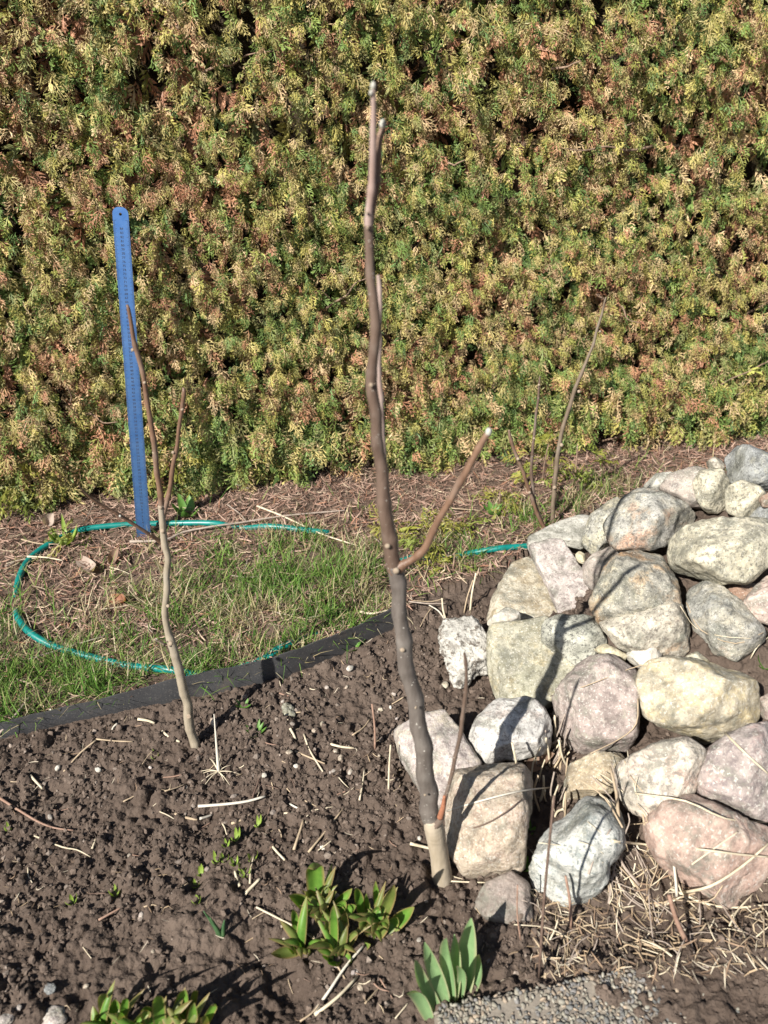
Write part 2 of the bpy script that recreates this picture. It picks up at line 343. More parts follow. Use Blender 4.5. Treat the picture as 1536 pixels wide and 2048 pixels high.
# open pile gaps keep crumbs too
rp = rad * 1.3 + .004; ix0 = np.searchsorted(xs, cxs - rp); ix1 = np.searchsorted(xs, cxs + rp); iy0 = np.searchsorted(ys, cys - rp); iy1 = np.searchsorted(ys, cys + rp); el = R.uniform(.65, 1.0, NCL); ea = R.uniform(0, 3.14, NCL); eca, esa = np.cos(ea), np.sin(ea)
jx = np.clip(np.searchsorted(xs, cxs), 0, len(xs) - 1); jy = np.clip(np.searchsorted(ys, cys), 0, len(ys) - 1)
base = Z[jy, jx]; asp = R.uniform(.65, 1.2, NCL); sink = R.uniform(-.1, .7, NCL)
for i in np.where(keep)[0]:
    a, b, c, d = iy0[i], iy1[i], ix0[i], ix1[i]
    if b <= a or d <= c: continue
    dx_ = WX[a:b, c:d] - cxs[i]; dy_ = WY[a:b, c:d] - cys[i]
    q = rad[i] ** 2 - (dx_ * eca[i] + dy_ * esa[i]) ** 2 - ((dy_ * eca[i] - dx_ * esa[i]) / el[i]) ** 2
    h = base[i] + (np.sqrt(np.maximum(q, 0)) - sink[i] * rad[i]) * asp[i]
    blk = H[a:b, c:d]; np.copyto(blk, np.maximum(blk, np.where(q > 0, h, -9)))
fine = (X > -1.13) & (X < .95) & (Y > .49) & (Y < 1.72) & bed_m
H[fine] += R.normal(size=fine.sum()) * .0006 + n2(X[fine], Y[fine], 170, 2.7, 2) * .0045 - np.maximum(n2(X[fine], Y[fine], 38, 6.2, 2), 0) * .016
for (px_, py_, rr, dd) in [(410,1640,.022,.02),(505,1890,.03,.018),(590,1990,.03,.03),(560,1945,.02,.02),(385,1760,.015,.018),(240,1860,.03,.012),(100,1575,.02,.012)]:
    p = at(px_, py_); H -= dd * np.exp(-((X - p[0]) ** 2 + (Y - p[1]) ** 2) / (2 * rr * rr)) * bed_m
Z = H
def hz(x, y):
    i = np.clip(np.searchsorted(xs, x) - 1, 0, len(xs) - 2); j = np.clip(np.searchsorted(ys, y) - 1, 0, len(ys) - 2)
    fx = (x - xs[i]) / (xs[i + 1] - xs[i]); fy = (y - ys[j]) / (ys[j + 1] - ys[j])
    return (Z[j, i] * (1 - fx) + Z[j, i + 1] * fx) * (1 - fy) + (Z[j + 1, i] * (1 - fx) + Z[j + 1, i + 1] * fx) * fy
def ag(px, py, dz=0.0):
    z = 0.0
    for _ in range(6): p = at(px, py, z); z = .5 * z + .5 * float(hz(p[0], p[1]))
    p = at(px, py, z); p[2] = float(hz(p[0], p[1])) + dz; return p

nx, ny = len(xs), len(ys)
I = np.arange(nx * ny).reshape(ny, nx)
Q = np.stack([I[:-1, :-1], I[:-1, 1:], I[1:, 1:], I[1:, :-1]], -1).reshape(-1, 4)
VV = np.stack([X, Y, Z], -1).reshape(-1, 3)
qb = bed_m.reshape(-1)[Q].sum(1) >= 2
def subset(V, F):
    u, inv = np.unique(F, return_inverse=True); return V[u], inv.reshape(F.shape)
s = NT('soil'); v = s.coords(False)
n1 = s.noise(v, 5, 4); nn2 = s.noise(v, 260, 4, .65); n3 = s.noise(v, 60, 3)
c = s.ramp(n3, [(.3, (.060, .043, .033)), (.7, (.122, .092, .073))])
c = s.mix(.55, c, s.ramp(n1, [(.35, (.044, .031, .024)), (.68, (.118, .090, .072))]))
sp = s.ramp(nn2, [(.66, 0.0), (.74, 1.0)]); c = s.mix(sp, c, (.19, .155, .13))
vb = s.voro(v, 150); hb = s.mix(.5, nn2, vb.outputs['Distance']); s.bump(hb, 1.0, .0045); M_soil = s.fin(c, .95, .15)
s = NT('verge_earth'); v = s.coords(False)
c = s.ramp(s.noise(v, 7, 5), [(.3, (.075, .050, .038)), (.55, (.13, .092, .068)), (.75, (.10, .095, .045))])
c = s.mix(.5, c, s.ramp(s.noise(v, 120, 4, .7), [(.3, (.05, .034, .026)), (.7, (.20, .145, .11))])); s.bump(s.noise(v, 150, 5, .7), 1.0, .008)
M_verge = s.fin(c, .95, .15)
bv, bf = subset(VV, Q[qb]); gv, gf = subset(VV, Q[~qb])
tag(link('flower_bed', build_mesh('flower_bed', bv, bf), M_soil), 'dark crumbly brown soil of the flower bed', 'soil', kind='structure')
tag(link('ground', build_mesh('ground', gv, gf), M_verge), 'strip of littered earth and patchy turf before the hedge', 'ground', kind='structure')

# loose crumbs lying on the soil (too small to pick apart)
iv, if_ = ico(2)
lv = []
for k in range(5):
    q = iv * (1 + .55 * noise3(iv * 1.7 + 9 * k)[:, None] + .3 * noise3(iv * 4 + 5 * k)[:, None]); lv.append((q, if_, np.zeros(len(q))))
iv1, if1 = ico(1)
for k in range(6): lv.append((iv1 * (.55 + .8 * R.random((len(iv1), 1))) * R.uniform(.7, 1.3, (1, 3)), if1, np.zeros(len(iv1))))
NC = 33000
px_ = R.uniform(-1.1, .6, NC); py_ = R.uniform(.52, 1.6, NC); ok = (py_ < border_y(px_) - .02) & (n2(px_, py_, 5, 7.1, 3) + R.normal(size=NC) * .12 > -.13); px_, py_ = px_[ok], py_[ok]; NC = len(px_)
rr = .0019 + .0046 * R.random(NC) ** 3.4; cl_ = n2(px_, py_, 9, 3.3, 3); rr *= 1 + .6 * np.clip(cl_, -.5, .8)
wh = np.where(rr > .0068, R.integers(0, 5, NC), R.integers(5, 11, NC))
A = R.normal(size=(NC, 3)); B = R.normal(size=(NC, 3)); B /= np.linalg.norm(B, axis=1)[:, None]
cc = np.array([.106, .081, .065]) * R.uniform(.65, 1.3, (NC, 1)); lt = R.random(NC) < .035; cc[lt] = np.array([.22, .18, .15]) * R.uniform(.7, 1.2, (lt.sum(), 1))
V, F, C = scatter(lv, wh, np.column_stack([px_, py_, hz(px_, py_) + rr * R.uniform(-.1, .6, NC)]), rot_frames(A, B), rr, cc, cc)
M_crumb = attr_mat('soil_crumb', .95, .1, var=.35, scale=300)
tag(link('soil_crumbs', build_mesh('soil_crumbs', V, F, C, False), M_crumb), 'loose crumbs and grit scattered over the dark soil', 'soil', kind='stuff')

# ================================================================== HEDGE
hL, hR = at(100, 1012, .04), at(1500, 884, .04)
ha = (hR - hL); ha[2] = 0; HLEN = np.linalg.norm(ha); ha /= HLEN; hn = np.array([ha[1], -ha[0], 0.0]); UP = np.array([0, 0, 1.0])
def hedge_p(sv, zv, d): return hL[None] * [1, 1, 0] + sv[:, None] * ha + zv[:, None] * UP - d[:, None] * hn
def spray(seed, nside=13, fine_=True):
    r = np.random.default_rng(seed); V, F, T = [], [], []
    def kite(b, d, L, w, t0, t1):
        d = d / np.linalg.norm(d); sdir = np.array([-d[1], d[0], 0]); zt = r.normal() * .10 * L
        k = len(V); m = b + d * L * .5
        for p, t in ((b, t0), (m + sdir * w, (t0 + t1) / 2), (b + d * L + np.array([0, 0, zt]), t1), (m - sdir * w + np.array([0, 0, w * .5]), (t0 + t1) / 2)):
            V.append(p); T.append(t)
        F.append((k, k + 1, k + 2, k + 3))
    kite(np.zeros(3), np.array([1, 0, 0.]), 1.0, .024 if fine_ else .05, 0, .6)
    for i in range(nside):
        t = .08 + .87 * i / (nside - 1); sg = 1 if i % 2 else -1; an = sg * D2R(r.uniform(32, 54)); L = (.40 * (1 - t) ** .8 + .13) * r.uniform(.75, 1.15)
        b = np.array([t, 0, 0]); d = np.array([math.cos(an), math.sin(an), r.normal() * .14]); kite(b, d, L, .026 if fine_ else .06, .25, 1)
        if not fine_: continue
        for q, s2 in ((.4, 1), (.72, -1)):
            if L * q < .07: continue
            a2 = an + s2 * D2R(r.uniform(30, 48)); kite(b + d * L * q, np.array([math.cos(a2), math.sin(a2), r.normal() * .15]), L * .50 * r.uniform(.8, 1.2), .023, .4, 1)
    V = np.array(V); rr = np.hypot(V[:, 0], V[:, 1] * 1.3); V[:, 2] -= r.uniform(.12, .5) * rr ** 2; V[:, 2] += .06 * r.normal(size=len(V)) * rr
    return V, np.array(F), np.clip(np.array(T), 0, 1)
sprays = [spray(k, 9) for k in range(14)]; coarse_sprays = [spray(40 + k, 11, False) for k in range(8)]
PAL = np.array([[.290,.255,.072],[.215,.220,.055],[.345,.285,.110],[.110,.165,.042],[.090,.150,.046],[.410,.300,.165],[.310,.155,.090],[.150,.200,.048]])
def tuft_layer(NT_, per, smin, smax, wts, s0=-.75, s1=HLEN + .65, z0=.045, z1=1.62):
    ts, tz = R.uniform(s0, s1, NT_), R.uniform(z0, z1, NT_)
    td = R.uniform(.0, .075, NT_)
    idx = np.repeat(np.arange(NT_), per); N = len(idx)
    L = hedge_layer(N, 0, .001, smin, smax, wts, s0, s1, z0, z1, pre=(ts[idx] + R.normal(size=N) * .007, tz[idx] + R.normal(size=N) * .007, td[idx], idx))
    return L
def hedge_layer(N, d0, d1, smin, smax, wts, s0=-.75, s1=HLEN + .65, z0=.045, z1=1.62, pre=None):
    sv = R.uniform(s0, s1, N); zv = z0 + (z1 - z0) * R.random(N); dd = 0
    if pre is not None: sv, zv, dd, tid = pre
    clump = fbm(np.stack([sv * 5, zv * 5, np.full(N, 3.3)], -1), 3); small = fbm(np.stack([sv * 21, zv * 21, np.full(N, 8.3)], -1), 2)
    keep = ((small + .35 * R.normal(size=N)) > -.42) & (zv > .075 + .11 * fbm(np.stack([sv * 5, sv * 0, np.full(N, 5.3)], -1), 2))
    d = dd + R.uniform(d0, d1, N) - clump * .05 + np.where(zv < .18, (.18 - zv) * .15, 0) + np.clip(zv - 1.35, 0, 1) ** 2 * 1.5 - small * .045
    P = hedge_p(sv, zv, d)
    ax = hn[None] * R.uniform(.2, .9, (N, 1)) + ha[None] * R.normal(size=(N, 1)) * .42 + UP[None] * (R.normal(size=(N, 1)) * .40 - .55)
    if pre is not None:
        pa = R.uniform(0, 6.28, N); pr = R.uniform(.1, 1.0, N)
        ax = hn[None] * R.uniform(.55, 1.0, (N, 1)) + ha[None] * (np.cos(pa) * pr * .75)[:, None] + UP[None] * (np.sin(pa) * pr * .55 - .62)[:, None]
    nz = hn[None] * R.uniform(.1, 1, (N, 1)) + UP[None] * R.uniform(.1, 1.1, (N, 1)) + ha[None] * R.normal(size=(N, 1)) * .7
    tone = fbm(np.stack([sv * 3.2, zv * 3.2, np.full(N, 22.3)], -1), 3) + (R.normal(size=N) * .25 if pre is None else R.normal(size=int(tid.max()) + 1)[tid] * .38 + R.normal(size=N) * .12)
    W = np.tile(np.array(wts, float), (N, 1))
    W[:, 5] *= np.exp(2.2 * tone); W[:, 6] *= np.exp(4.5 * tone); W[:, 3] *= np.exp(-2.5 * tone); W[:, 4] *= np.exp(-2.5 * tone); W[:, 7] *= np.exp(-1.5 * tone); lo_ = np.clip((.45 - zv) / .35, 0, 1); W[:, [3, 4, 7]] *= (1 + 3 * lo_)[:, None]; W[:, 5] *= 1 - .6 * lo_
    W /= W.sum(1)[:, None]; ci = (W.cumsum(1) < R.random((N, 1))).sum(1).clip(0, 7)
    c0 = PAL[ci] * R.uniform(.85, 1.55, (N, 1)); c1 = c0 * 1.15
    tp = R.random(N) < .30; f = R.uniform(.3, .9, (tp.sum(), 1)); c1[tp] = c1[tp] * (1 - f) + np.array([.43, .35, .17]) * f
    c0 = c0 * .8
    m = keep
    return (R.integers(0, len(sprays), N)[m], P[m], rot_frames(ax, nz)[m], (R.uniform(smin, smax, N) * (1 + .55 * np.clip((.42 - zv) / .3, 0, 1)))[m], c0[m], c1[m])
LAY = [tuft_layer(8800, 3, .026, .054, [3.2,2.6,2.8,1.4,.9,2.0,.8,1.6]),
       hedge_layer(3800, .08, .16, .045, .075, [1.2,1.6,.8,2.0,1.4,1.4,2.8,1.6]),
       hedge_layer(2400, .15, .24, .08, .13, [.6,.9,.4,1.6,1.2,1.0,3.4,1.2])]
W_ = [np.concatenate([l[i] for l in LAY]) for i in range(6)]
ns_ = len(sprays); n_in = sum(len(l[0]) for l in LAY[1:]); W_[0][-n_in:] = ns_ + W_[0][-n_in:] % 8
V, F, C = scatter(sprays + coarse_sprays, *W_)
M_thuja = attr_mat('thuja_scale_leaf', .55, .35, transl=.10)
hedge = empty('thuja_hedge', tuple(hL * [1, 1, 0] + ha * HLEN / 2))
tag(hedge, 'dense clipped thuja hedge with winter browned yellow green sprays', 'hedge')
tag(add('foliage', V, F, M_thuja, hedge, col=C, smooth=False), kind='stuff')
# woody interior: a rough brown mass of old twigs set well behind the face
gs = np.linspace(-.9, HLEN + .8, 150); gz = np.linspace(0, 1.66, 70); GS, GZ = np.meshgrid(gs, gz)
gd = .27 + n2(GS, GZ, 7, 1.1, 4) * .06 + np.clip(GZ - 1.35, 0, 1) ** 2 * 2.0
front = hedge_p(GS.ravel(), GZ.ravel(), gd.ravel()); back = hedge_p(GS.ravel(), GZ.ravel(), np.full(GS.size, .85) - np.clip(GZ.ravel() - 1.3, 0, 1) ** 2 * 2)
ncol, nrow = len(gs), len(gz); I = np.arange(ncol * nrow).reshape(nrow, ncol)
Fq = np.stack([I[:-1, :-1], I[:-1, 1:], I[1:, 1:], I[1:, :-1]], -1).reshape(-1, 4)
cap_t = np.stack([I[-1, :-1], I[-1, 1:], I[-1, 1:] + I.size, I[-1, :-1] + I.size], -1)
cap_l = np.stack([I[:-1, 0], I[1:, 0], I[1:, 0] + I.size, I[:-1, 0] + I.size], -1); cap_r = np.stack([I[:-1, -1], I[:-1, -1] + I.size, I[1:, -1] + I.size, I[1:, -1]], -1)
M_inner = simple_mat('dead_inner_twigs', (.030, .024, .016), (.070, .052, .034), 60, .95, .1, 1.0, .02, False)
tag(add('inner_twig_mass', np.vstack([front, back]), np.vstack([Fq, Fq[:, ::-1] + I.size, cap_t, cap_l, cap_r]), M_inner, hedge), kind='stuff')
M_wood = simple_mat('thuja_wood', (.13, .085, .06), (.30, .21, .15), 90, .85, .2, .5, .002, False)
for k in range(26):      # branches seen in the gaps
    s0 = R.uniform(-.3, HLEN + .3); z0 = R.uniform(.02, 1.35); d0 = R.uniform(.03, .14); L = R.uniform(.10, .26)
    up = R.uniform(.2, 1) if R.random() < .7 else R.uniform(-.5, .2); sd_ = R.normal() * .7
    pts = [np.array(hedge_p(np.array([s0 + sd_ * L * t + R.normal() * .006]), np.array([z0 + up * L * t + R.normal() * .006]), np.array([d0 - .10 * t * (1 - .3 * t)]))[0]) for t in np.linspace(0, 1, 5)]
    add('branch', *tube(pts, np.linspace(.0042, .0014, 5), 6, 3), M_wood, hedge)
for k, sx in enumerate(np.arange(.1, HLEN, .46)):
    p = hedge_p(np.array([sx + R.normal() * .05] * 4), np.linspace(0, 1.4, 4), np.array([.2, .21, .22, .26]) + R.normal() * .02)
    add('trunk', *tube(p, [.024, .021, .017, .01], 8, 4, wob=.04), M_wood, hedge)

# ================================================================== ROCKS
def neutral(c, k=.26, g=1.03):
    m = sum(c) / 3; return tuple((x * (1 - k) + (m * y) * k) * g for x, y in zip(c, (1.04, 1.0, .93)))
def rock_mat(name, c1, c2, grain_d, grain_l, gscale=150, gd_amt=.5, lich=None, lich_t=.55, stain=None, stain_t=.6, bump=.5, weather=.535):
    c1, c2 = neutral(c1), neutral(c2); s = NT(name); v = s.coords(True); lt_ = tuple(min(.62, .5 * a + .26 * k) for a, k in zip(c2, (1.0, .95, .8)))
    big_ = s.noise(v, 9, 5, .6, .4); c = s.ramp(big_, [(.32, c1), (.68, c2)])
    if lich is not None: c = s.mix(s.ramp(s.noise(v, 22, 6, .7), [(lich_t - .06, 0.0), (lich_t + .06, .85)]), c, lich)
    if stain is not None: c = s.mix(s.ramp(s.noise(v, 11, 5, .6), [(stain_t - .05, 0.0), (stain_t + .06, .8)]), c, stain)
    c = s.mix(s.ramp(s.noise(v, 13, 8, .72, .5), [(weather - .05, 0.0), (weather + .07, .78)]), c, (.155, .155, .125))
    c = s.mix(s.ramp(s.noise(v, 48, 6, .75, .3), [(.52, 0.0), (.60, .55)]), c, grain_d)
    c = s.mix(s.ramp(s.noise(v, 30, 5, .7), [(.58, 0.0), (.66, .6)]), c, lt_)
    g = s.noise(v, gscale, 3, .7); g2 = s.noise(v, gscale * 2.1, 2, .6)
    c = s.mix(s.ramp(g, [(.53, 0.0), (.62, min(1, gd_amt * 1.35))]), c, grain_d)
    c = s.mix(s.ramp(g2, [(.58, 0.0), (.67, .5)]), c, grain_l)
    d = s.noise(v, 35, 6, .65); c = s.mix(.75, c, s.ramp(d, [(.3, .42), (.62, 1.1)]), 'MULTIPLY')
    h = s.mix(.35, s.noise(v, 45, 7, .7), g); s.bump(h, bump * 1.7, .007)
    return s.fin(c, .88, .25)
DK = (.07, .07, .065); WH = (.62, .60, .54)
RM = {
 'paleslab': rock_mat('rock_pale_slab', (.40,.35,.25), (.52,.46,.34), (.25,.21,.15), WH, 90, .5, (.30,.24,.15), .56),
 'pinkslab': rock_mat('rock_pink_slab', (.36,.31,.29), (.46,.39,.36), (.17,.14,.13), WH, 110, .5, (.30,.27,.24), .6),
 'greyslab': rock_mat('rock_grey_slab', (.38,.37,.32), (.50,.48,.42), (.2,.19,.16), WH, 110, .5),
 'greycream': rock_mat('rock_grey_cream', (.30,.30,.26), (.44,.42,.35), DK, WH, 150, .55, (.46,.42,.30), .52),
 'greypink': rock_mat('rock_grey_pink', (.22,.23,.21), (.36,.34,.30), DK, WH, 160, .45, (.36,.33,.26), .5, (.42,.25,.17), .62),
 'pinkgrey': rock_mat('rock_pink_grey', (.36,.29,.24), (.44,.37,.31), (.16,.13,.12), WH, 140, .45, (.30,.28,.25), .56),
 'yellow': rock_mat('rock_yellow', (.46,.40,.24), (.54,.47,.30), (.3,.25,.16), WH, 120, .3),
 'greytan': rock_mat('rock_grey_tan', (.23,.22,.18), (.36,.33,.26), DK, WH, 150, .45, (.42,.38,.28), .54, (.40,.235,.115), .56),
 'creamspeck': rock_mat('rock_cream_speckle', (.38,.34,.26), (.50,.45,.35), (.15,.13,.11), WH, 130, .6, (.42,.30,.20), .62),
 'bigcream': rock_mat('rock_big_cream', (.42,.38,.26), (.54,.49,.35), (.16,.15,.12), WH, 120, .65, (.30,.29,.23), .6),
 'bigcream2': rock_mat('rock_wide_cream', (.35,.31,.22), (.50,.43,.30), (.24,.2,.14), WH, 80, .45, (.50,.41,.24), .53),
 'darkgrey': rock_mat('rock_dark_grey', (.15,.16,.165), (.26,.27,.26), DK, (.45,.45,.42), 150, .4, (.36,.35,.28), .6),
 'red': rock_mat('rock_red', (.30,.17,.11), (.40,.25,.17), (.16,.1,.07), WH, 120, .4),
 'pink': rock_mat('rock_pink', (.46,.33,.27), (.54,.43,.36), (.22,.16,.14), WH, 120, .5),
 'greenspeck': rock_mat('rock_green_speckle', (.30,.31,.25), (.44,.43,.35), DK, WH, 170, .6),
 'greencream': rock_mat('rock_green_cream', (.30,.29,.20), (.40,.37,.27), (.16,.15,.10), WH, 110, .45, (.36,.30,.18), .58),
 'white': rock_mat('rock_white', (.48,.45,.38), (.58,.55,.49), (.4,.34,.26), WH, 90, .4),
 'crumb': rock_mat('mortar_crumbly', (.40,.38,.33), (.50,.48,.43), (.13,.11,.09), WH, 55, .7, bump=1.0, weather=.64),
 'mauve': rock_mat('rock_mauve', (.29,.225,.20), (.38,.30,.265), (.15,.12,.11), WH, 100, .4, (.29,.28,.22), .6),
 'mauve2': rock_mat('rock_mauve_grey', (.31,.25,.23), (.39,.32,.29), (.17,.14,.14), WH, 80, .45, (.42,.30,.27), .58),
 'mauvecream': rock_mat('rock_mauve_cream', (.36,.30,.28), (.46,.39,.35), (.2,.16,.15), WH, 130, .45, (.50,.44,.33), .55),
 'whitegrey': rock_mat('rock_white_grey', (.46,.44,.41), (.57,.55,.51), (.20,.18,.17), WH, 150, .6, (.46,.38,.33), .6),
 'tan': rock_mat('rock_tan', (.37,.29,.20), (.47,.38,.28), (.2,.15,.11), WH, 130, .5, (.47,.36,.29), .56),
 'brown': rock_mat('rock_brown', (.22,.17,.14), (.29,.23,.195), (.13,.1,.085), (.36,.32,.29), 120, .4),
 'bluewhite': rock_mat('rock_blue_white', (.40,.41,.385), (.54,.54,.49), (.14,.155,.15), WH, 140, .65, (.25,.28,.27), .6),
 'yellow2': rock_mat('rock_ochre', (.36,.28,.17), (.44,.36,.22), (.2,.15,.1), WH, 120, .4),
 'creampink': rock_mat('rock_cream_pink', (.45,.39,.30), (.56,.48,.39), (.18,.16,.14), WH, 90, .55, (.50,.35,.28), .57),
 'salmon': rock_mat('rock_salmon', (.44,.28,.215), (.52,.36,.285), (.26,.18,.15), WH, 70, .4, (.50,.42,.34), .6),
}
def poly_radius(P2, ang):
    """radius of a closed polygon around the origin along each angle"""
    out = np.zeros_like(ang)
    dx, dy = np.cos(ang), np.sin(ang)
    n = len(P2)
    for i in range(n):
        a, b = P2[i], P2[(i + 1) % n]; e = b - a
        det = dx * (-e[1]) - dy * (-e[0]); det = np.where(abs(det) < 1e-12, 1e-12, det)
        t = (a[0] * (-e[1]) - a[1] * (-e[0])) / det; u = (dx * a[1] - dy * a[0]) / det
        ok = (t > 0) & (u >= -1e-6) & (u <= 1 + 1e-6); out = np.where(ok, np.maximum(out, t), out)
    return out
def make_rock(k, spec):
    P, zc, face, thick, e, mat, name, label = spec
    r = np.random.default_rng(100 + k); P = np.array(P, float); cpx = P.mean(0); cw = at(cpx[0], cpx[1], zc)
    view = CAM - cw; view /= np.linalg.norm(view)
    wv = view if face == 'view' else (np.array([.0, -.12, 1.0]) if face == 'up' else view * .55 + np.array([0.05, -.1, .8]))
    wv = wv / np.linalg.norm(wv); u = np.cross([0, 0, 1.0], wv)
    u = np.array([1.0, 0, 0]) - wv * wv[0]; u /= np.linalg.norm(u); v_ = np.cross(wv, u)
    loc = []
    for x, y in P:
        rr = ray(x, y); t = np.dot(cw - CAM, wv) / np.dot(rr, wv); q = CAM + rr * t - cw; loc.append((q.dot(u), q.dot(v_)))
    loc = np.array(loc); off = loc.mean(0)
    A = np.linspace(-np.pi, np.pi, 181)[:-1]; rad_ = poly_radius(loc, A)
    rad_[rad_ == 0] = rad_[rad_ > 0].mean()
    ker = np.array([1, 3, 5, 6, 5, 3, 1.]) if face == 'view' else np.array([0, 0, 1, 2, 1, 0, 0.]); ker /= ker.sum()
    rad_ = np.convolve(np.concatenate([rad_[-3:], rad_, rad_[:3]]), ker, 'valid') * (1.055 if face == 'view' else 1.02)
    msz = rad_.mean(); D = msz * thick * (1.18 if face == 'view' else 1)
    pxs = np.ptp(P, axis=0).max(); iv_, f_ = ico(5 if pxs > 110 else 4 if pxs > 45 else 3)
    ct = iv_[:, 2]; st = np.hypot(iv_[:, 0], iv_[:, 1]); ph = np.arctan2(iv_[:, 1], iv_[:, 0])
    Rr = np.interp(ph, np.append(A, np.pi), np.append(rad_, rad_[0]))
    S = np.column_stack([np.sign(iv_[:, 0]), np.sign(iv_[:, 1])])
    n_ = (st ** (2 / e) + abs(ct) ** (2 / e)) ** (-e / 2)       # superellipse profile
    loc3 = np.column_stack([np.cos(ph) * Rr * st * n_, np.sin(ph) * Rr * st * n_, ct * D * n_])
    # facets: planes that slice the camera-side and top of the stone
    nf = 10 if face == 'view' else 2
    for _ in range(nf):
        nrm = np.array([r.normal() * .9, r.normal() * .9, r.uniform(.45, 1.1)]); nrm /= np.linalg.norm(nrm)
        sup = (loc3 @ nrm).max(); cut = sup * r.uniform(.66, .92)
        over = np.maximum(loc3 @ nrm - cut, 0); loc3 -= np.outer(over * r.uniform(.75, 1.0), nrm)
    o = r.uniform(0, 50, 3); q = loc3 / msz
    amp = {'crumb': .16}.get(mat, .045)
    if face != 'view': amp *= .8
    dsp = fbm(q * 1.4 + o, 3) * (.10 if face == 'view' else .05) + fbm(q * 4.5 + o, 4) * amp * .9 + (abs(fbm(q * 7 + o, 3)) * (-.05 if mat != 'crumb' else -.16))
    if mat == 'crumb': dsp = dsp + np.maximum(noise3(q * 7 + o), 0) * .28
    nd = loc3 / (np.linalg.norm(loc3, axis=1)[:, None] + 1e-9)
    loc3 = loc3 + nd * (dsp * msz)[:, None]
    Wd = loc3[:, :1] * u + loc3[:, 1:2] * v_ + loc3[:, 2:] * wv
    if face == 'view': Wd = Wd - view * D * .15
    ob = link(name, build_mesh(name, Wd, f_), RM[mat], None, tuple(cw)); tag(ob, label, 'stone' if name != 'mortar_lump' else 'mortar lump', 'stones of the rock pile' if name != 'mortar_lump' else None)
    return ob
rock_obs = [make_rock(k, sp) for k, sp in enumerate(ROCKS)]
bpy.context.view_layer.update()
_dg = bpy.context.evaluated_depsgraph_get()
from mathutils.bvhtree import BVHTree
_bv, _bf, _o = [], [], 0
for ob in rock_obs:
    n_ = len(ob.data.vertices); a = np.empty(n_ * 3, np.float32); ob.data.vertices.foreach_get('co', a); _bv.append(a.reshape(-1, 3) + np.array(ob.location)); 
    f = np.empty(len(ob.data.polygons) * 3, np.int32); ob.data.polygons.foreach_get('vertices', f); _bf.append(f.reshape(-1, 3) + _o); _o += n_
BV = BVHTree.FromPolygons(np.vstack(_bv).tolist(), np.vstack(_bf).tolist())
def surf(px, py, dz=0.0):
    """first thing seen through a pixel: a stone, else the soil"""
    r_ = ray(px, py); g = ag(px, py); h = BV.ray_cast(Vector(CAM), Vector(r_))
    if h[0] is not None and (Vector(h[0]) - Vector(CAM)).length < np.linalg.norm(g - CAM): g = np.array(h[0])
    return g + np.array([0, 0, dz])
def top_z(x, y):
    h = BV.ray_cast(Vector((x, y, 2)), Vector((0, 0, -1))); z = float(hz(x, y))
    return max(z, h[0].z) if h[0] is not None else z

# ================================================================== EDGING STRIP
ep = catmull(edge_w, 30)[:, :3]; n_e = len(ep); T = np.gradient(ep, axis=0); T /= np.linalg.norm(T, axis=1)[:, None]; Nn = np.column_stack([T[:, 1], -T[:, 0], 0 * T[:, 0]])
lean = -.012; th = .0035; sect = [(-.0, -.04), (lean * .5, .016), (lean, .057)]
rows = []
for side in (1, -1):
    for (o_, z_) in (sect if side == 1 else sect[::-1]):
        zz = z_ + (.003 * np.sin(np.arange(n_e) * .11) + .0012 * np.sin(np.arange(n_e) * .37)) * (z_ > 0.03)
        zz = zz * (np.interp(ep[:, 0], [-.95, -.35], [.62, 1.0]) if z_ > .03 else 1)
        rows.append(ep * [1, 1, 0] + Nn * (o_ + side * th * .5)[..., None] if np.ndim(o_) else ep * [1, 1, 0] + Nn * (o_ + side * th * .5) + np.outer(zz, UP))
k_ = len(rows); V = np.vstack(rows); I = np.arange(k_ * n_e).reshape(k_, n_e); F = []
for i in range(k_):
    j = (i + 1) % k_
    F.append(np.stack([I[i, :-1], I[i, 1:], I[j, 1:], I[j, :-1]], -1))
s = NT('edging_plastic'); v = s.coords(False)
c = s.ramp(s.noise(v, 14, 5), [(.3, (.030, .030, .032)), (.7, (.055, .055, .057))]); c = s.mix(s.ramp(s.noise(v, 260, 3, .7), [(.56, 0.), (.68, .6)]), c, (.13, .12, .11))
c = s.mix(s.ramp(s.noise(v, 20, 6, .7), [(.55, 0.), (.72, .5)]), c, (.11, .088, .07)); s.bump(s.noise(v, 300, 3), .4, .001); M_edge = s.fin(c, .42, .5)
tag(add('lawn_edging', V, np.vstack(F), M_edge, None, smooth=False), 'black plastic lawn edging strip between soil bed and turf', 'edging')

# ================================================================== HOSE
M_hose = simple_mat('green_hose', (.0, .115, .10), (.004, .19, .165), 30, .38, .5, .15, .0008, False)
def hose(pxs, label):
    P = [ag(q[0], q[1], .010 + (q[2] if len(q) > 2 else 0)) for q in pxs]
    for i, p in enumerate(P): p[2] += [.0, .002, .001][i % 3]
    o = add('garden_hose', *tube(P, .0088, 12, 7), M_hose); tag(o, label, 'hose', 'lengths of green hose in the turf'); return o
hose([(660,1072),(600,1066),(540,1060),(480,1056,-.012),(430,1054),(340,1053),(240,1056),(160,1068),(100,1095),(60,1125),(42,1160),(33,1185,-.012),(31,1205,-.022),(33,1225,-.012),(38,1242),(60,1270),(110,1300),(180,1320),(260,1338),(345,1348),(390,1350,-.008),(450,1342,-.014),(520,1322,-.012),(560,1300,-.006),(600,1280,-.012),(640,1262,-.02)], 'long green garden hose curving through the turf around the foot of the ruler')
hose([(800,1122,-.012),(840,1118,-.004),(890,1116,-.014),(940,1110,-.005),(1000,1104),(1060,1098),(1100,1090)], 'short visible length of green hose running under the slabs of the stone pile')

